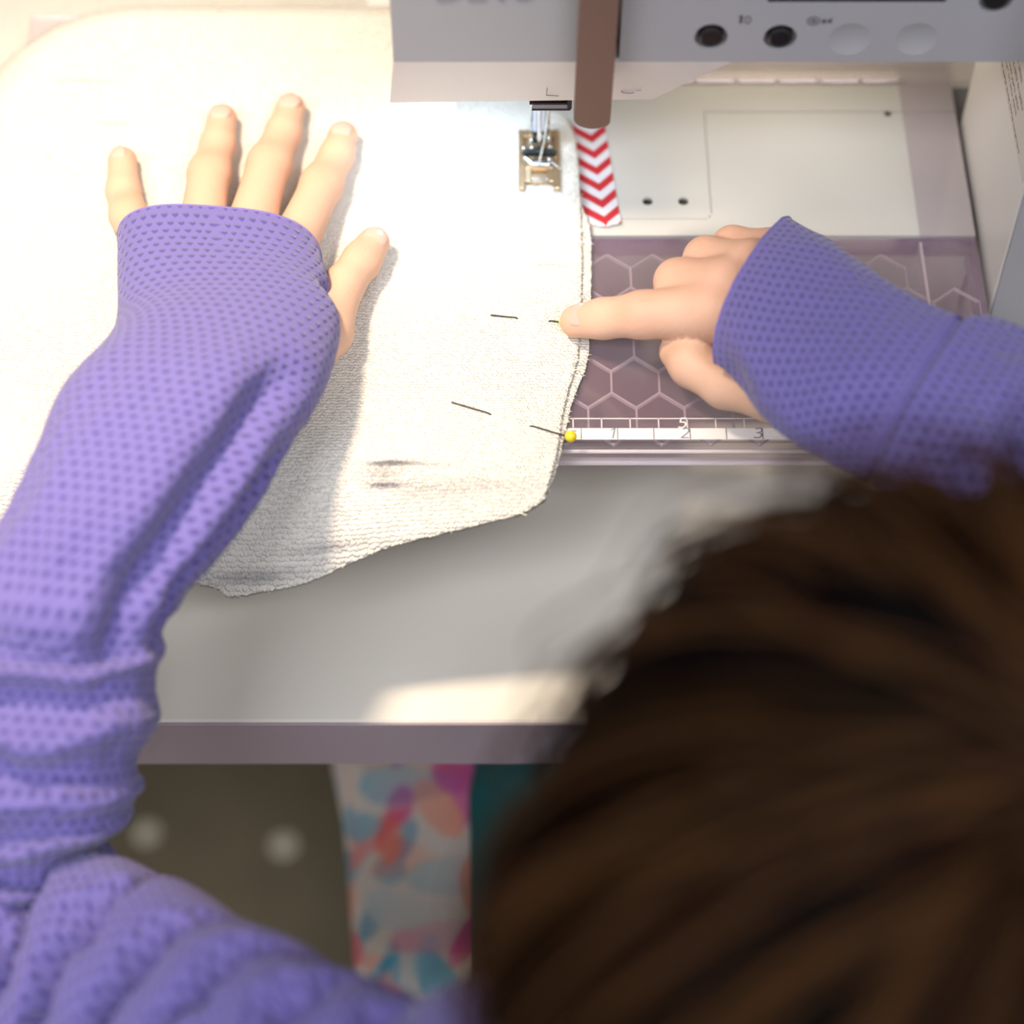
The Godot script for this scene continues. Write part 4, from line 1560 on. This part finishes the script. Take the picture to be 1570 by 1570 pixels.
	var fold_upper := func(f: float, ang: float, p: Vector3) -> float:
		var s1 := f * 1.05 + 0.62 * ang + 0.55 * noise.get_noise_2d(f * 0.5, ang * 0.5)
		var w := 0.0150 * (0.25 - pow(0.5 + 0.5 * cos(TAU * s1), 3.2)) * (0.3 + 0.7 * maxf(0.0, sin(ang)))
		w += 0.0022 * (ridge(f * 0.7 + 0.25 * ang + 0.3) - 0.4)
		return w * (1.0 - smoothstep(6.6, 7.8, f))
	make_sleeve("sleeve", upper, 0.0, 8.0, 300, 160, 0.0, fold_upper, top)
	# right sleeve: wide cuff, joining seam, then the forearm
	var right := [
		[Vector3(0.0839, 0.8480, -0.0335), Vector3(0.0160, 0, -0.0290), 0.0165],
		[Vector3(0.0938, 0.8510, -0.0173), Vector3(0.0176, 0, -0.0320), 0.0185],
		[Vector3(0.1065, 0.8540, -0.0006), Vector3(0.0173, 0, -0.0326), 0.0200],
		[Vector3(0.1185, 0.8565, 0.0123), Vector3(0.0174, 0, -0.0296), 0.0215],
		[Vector3(0.1306, 0.8570, 0.0204), Vector3(0.0180, 0, -0.0286), 0.0230],
		[Vector3(0.1439, 0.8560, 0.0282), Vector3(0.0192, 0, -0.0345), 0.0250],
		[Vector3(0.1610, 0.8520, 0.0426), Vector3(0.0234, 0, -0.0392), 0.0270],
		[Vector3(0.1792, 0.8460, 0.0640), Vector3(0.0247, 0, -0.0399), 0.0280],
		[Vector3(0.2000, 0.8340, 0.0980), Vector3(0.0285, 0, -0.0300), 0.0290],
		[Vector3(0.2300, 0.8120, 0.1500), Vector3(0.0300, 0, -0.0200), 0.0300],
		[Vector3(0.2380, 0.8150, 0.2000), Vector3(0.0340, 0, 0.0000), 0.0330],
		[Vector3(0.2150, 0.8350, 0.2550), Vector3(0.0360, 0, 0.0200), 0.0360],
	]
	var fold_right := func(f: float, ang: float, p: Vector3) -> float:
		var w := 0.0
		w += smoothstep(4.15, 5.0, f) * 0.0052 * (ridge(ang * 0.42 + 0.16 * f + 0.2) - 0.5) * (1.0 - 0.3 * smoothstep(7, 9, f))
		w += smoothstep(4.2, 5.4, f) * 0.0024 * noise.get_noise_2d(f * 0.9, ang * 1.4)
		w += 0.0012 * noise.get_noise_2d(f * 0.6 + 9.0, ang * 1.3)
		# the seam draws the cloth in
		w -= 0.0022 * exp(-pow((f - 4.16) / 0.09, 2))
		# lower lip of the cuff is nipped beside the thumb
		var d := absf(ang - PI)
		w -= 0.0055 * exp(-pow((f - 0.75) / 0.45, 2)) * exp(-pow(d / 0.5, 2))
		return w
	make_sleeve("sleeve", right, 0.0, 11.0, 380, 170, 0.0008, fold_right, top)
	# raised seams and turned edges
	for q in [[right, 4.05, fold_right, 0.0008, 0.0, TAU, 0.0008], [right, 0.0, fold_right, 0.0005, 0.0, TAU, 0.0008], [left, 3.55, fold_left, 0.0006, -0.9, 0.75, 0.007], [left, 0.0, fold_left, 0.0005, 0.0, TAU, 0.007]]:
		s = Shape.new()
		var path := []
		for k in 97:
			path.append(sleeve_point(q[0], q[1], fposmod(lerpf(q[4], q[5], k / 96.0), TAU), q[6], q[2], 0.0002))
		s.tube(path, [q[3]], 7)
		add("seam" if q[1] > 0.0 else "hem", s, M.knit_edge, top)
	# trousers
	s = Shape.new()
	var legs := []
	for sx in [-0.055, 0.055]:
		legs.append_array(chain([Vector3(0.10 + sx * 1.2, 0.510, 0.335), Vector3(0.10 + sx * 2.24, 0.505, -0.05), Vector3(0.10 + sx * 2.24, 0.12, -0.02)], [0.076, 0.060, 0.046]))
	legs.append_array(chain([Vector3(0.05, 0.525, 0.34), Vector3(0.15, 0.525, 0.34)], [0.085, 0.085]))
	s.flesh(legs, 0.008, 0.006)
	add("trousers", s, M.trousers, t)
	# teal tunic falling over the lap
	s = Shape.new()
	var lap := chain([Vector3(0.10, 0.62, 0.31), Vector3(0.075, 0.53, 0.20), Vector3(0.045, 0.528, 0.02)], [0.108, 0.098, 0.076])
	lap.append_array(chain([Vector3(0.13, 0.53, 0.25), Vector3(0.115, 0.525, 0.04)], [0.095, 0.068]))
	s.flesh(lap, 0.008, 0.006)
	add("tunic", s, M.teal, t)
	for sx in [-0.055, 0.055]:
		s = Shape.new()
		s.flesh(chain([Vector3(0.10 + sx * 2.18, 0.04, 0.0), Vector3(0.10 + sx * 2.18, 0.034, -0.13)], [0.038, 0.032]), 0.006, 0.004)
		for k in s.v.size():
			s.v[k].y = maxf(s.v[k].y, 0.0005)
		add("shoe", s, M.shoe, t)


# long wavy hair: a dark cap and some thousand locks that run from the crown over the head
func hair(t: Node3D, hc: Vector3, hb: Basis) -> void:
	var cap := Shape.new()
	var r := RandomNumberGenerator.new()
	r.seed = 77
	var dark := Color(0.004, 0.0018, 0.0008)
	cap.ball(hc - hb.z * -0.004 + hb.y * 0.004, Vector3(0.078, 0.086, 0.084), hb, 24, dark)
	var whorl := (hb.y * 0.8 + hb.z * 0.6).normalized()
	var ax := whorl.cross(hb.x).normalized()
	var ay := whorl.cross(ax).normalized()
	for k in 3600:
		var phi := TAU * r.randf()
		var dir := ax * cos(phi) + ay * sin(phi)
		# locks over the face stop at the brow
		var forward := dir.dot(-hb.z)
		var reach := lerpf(2.1, 1.35, smoothstep(0.2, 0.9, forward)) * r.randf_range(0.8, 1.0)
		var start := r.randf() * r.randf() * 1.1
		var clump := floorf(phi * 9.0)
		var fly := 0.020 * pow(r.randf(), 2.0) if k % 4 == 0 else 0.0
		var lift := 0.004 + 0.020 * r.randf() * r.randf() + 0.009 * (0.5 + 0.5 * sin(clump * 2.7)) + fly
		var wave := r.randf_range(0.002, 0.006)
		var thin := 0.45 if fly > 0.002 else 1.0
		var ph := clump * 1.9 + r.randf_range(-0.5, 0.5)
		var path := []
		var radii := []
		var steps := 15
		for i in steps:
			var u := i / (steps - 1.0)
			var th := start + (reach - start) * u
			if th > reach:
				th = reach
			var d := whorl * cos(th) + dir * sin(th)
			var rad := 1.0 / (Vector3(d.dot(hb.x) / 0.079, d.dot(hb.y) / 0.088, d.dot(hb.z) / 0.086)).length()
			var side := whorl.cross(dir).normalized()
			var sw := sin(u * 9.0 + ph) * wave
			var p := hc + d * (rad + lift * (0.35 + 0.65 * sin(minf(1.0, u * 1.4) * PI / 2)) + sw * 0.5) + side * sw
			path.append(p)
			radii.append(0.0013 * thin * (1.0 - 0.75 * u * u) + 0.0001)
		# ends hang down behind the ears and over the neck
		if forward < 0.55:
			var last: Vector3 = path[steps - 1]
			var outward := (last - hc)
			outward.y = 0.0
			outward = outward.normalized()
			for i in 6:
				var u := (i + 1) / 6.0
				path.append(last + Vector3.DOWN * 0.085 * u * r.randf_range(0.85, 1.0) + outward * (0.012 * sin(u * 5.0 + ph)) + Vector3(sin(u * 6.0 + ph), 0, cos(u * 5.0 + ph)) * 0.006)
				radii.append(0.0009 * thin * (1.0 - 0.8 * u) + 0.0001)
		var tone := r.randf() * 0.4 + 0.6 * (0.5 + 0.5 * sin(clump * 3.3))
		var c := Color(0.0025, 0.0011, 0.0005).lerp(Color(0.024, 0.0100, 0.0040), pow(tone, 2.6))
		if fly > 0.010:
			c = Color(0.085, 0.038, 0.015)  # flyaway locks paler: backlit edge glow put into their colour
		cap.tube(path, radii, 4, false, c)
	tag(add("hair", cap, M.hair, t), "long wavy dark brown hair")
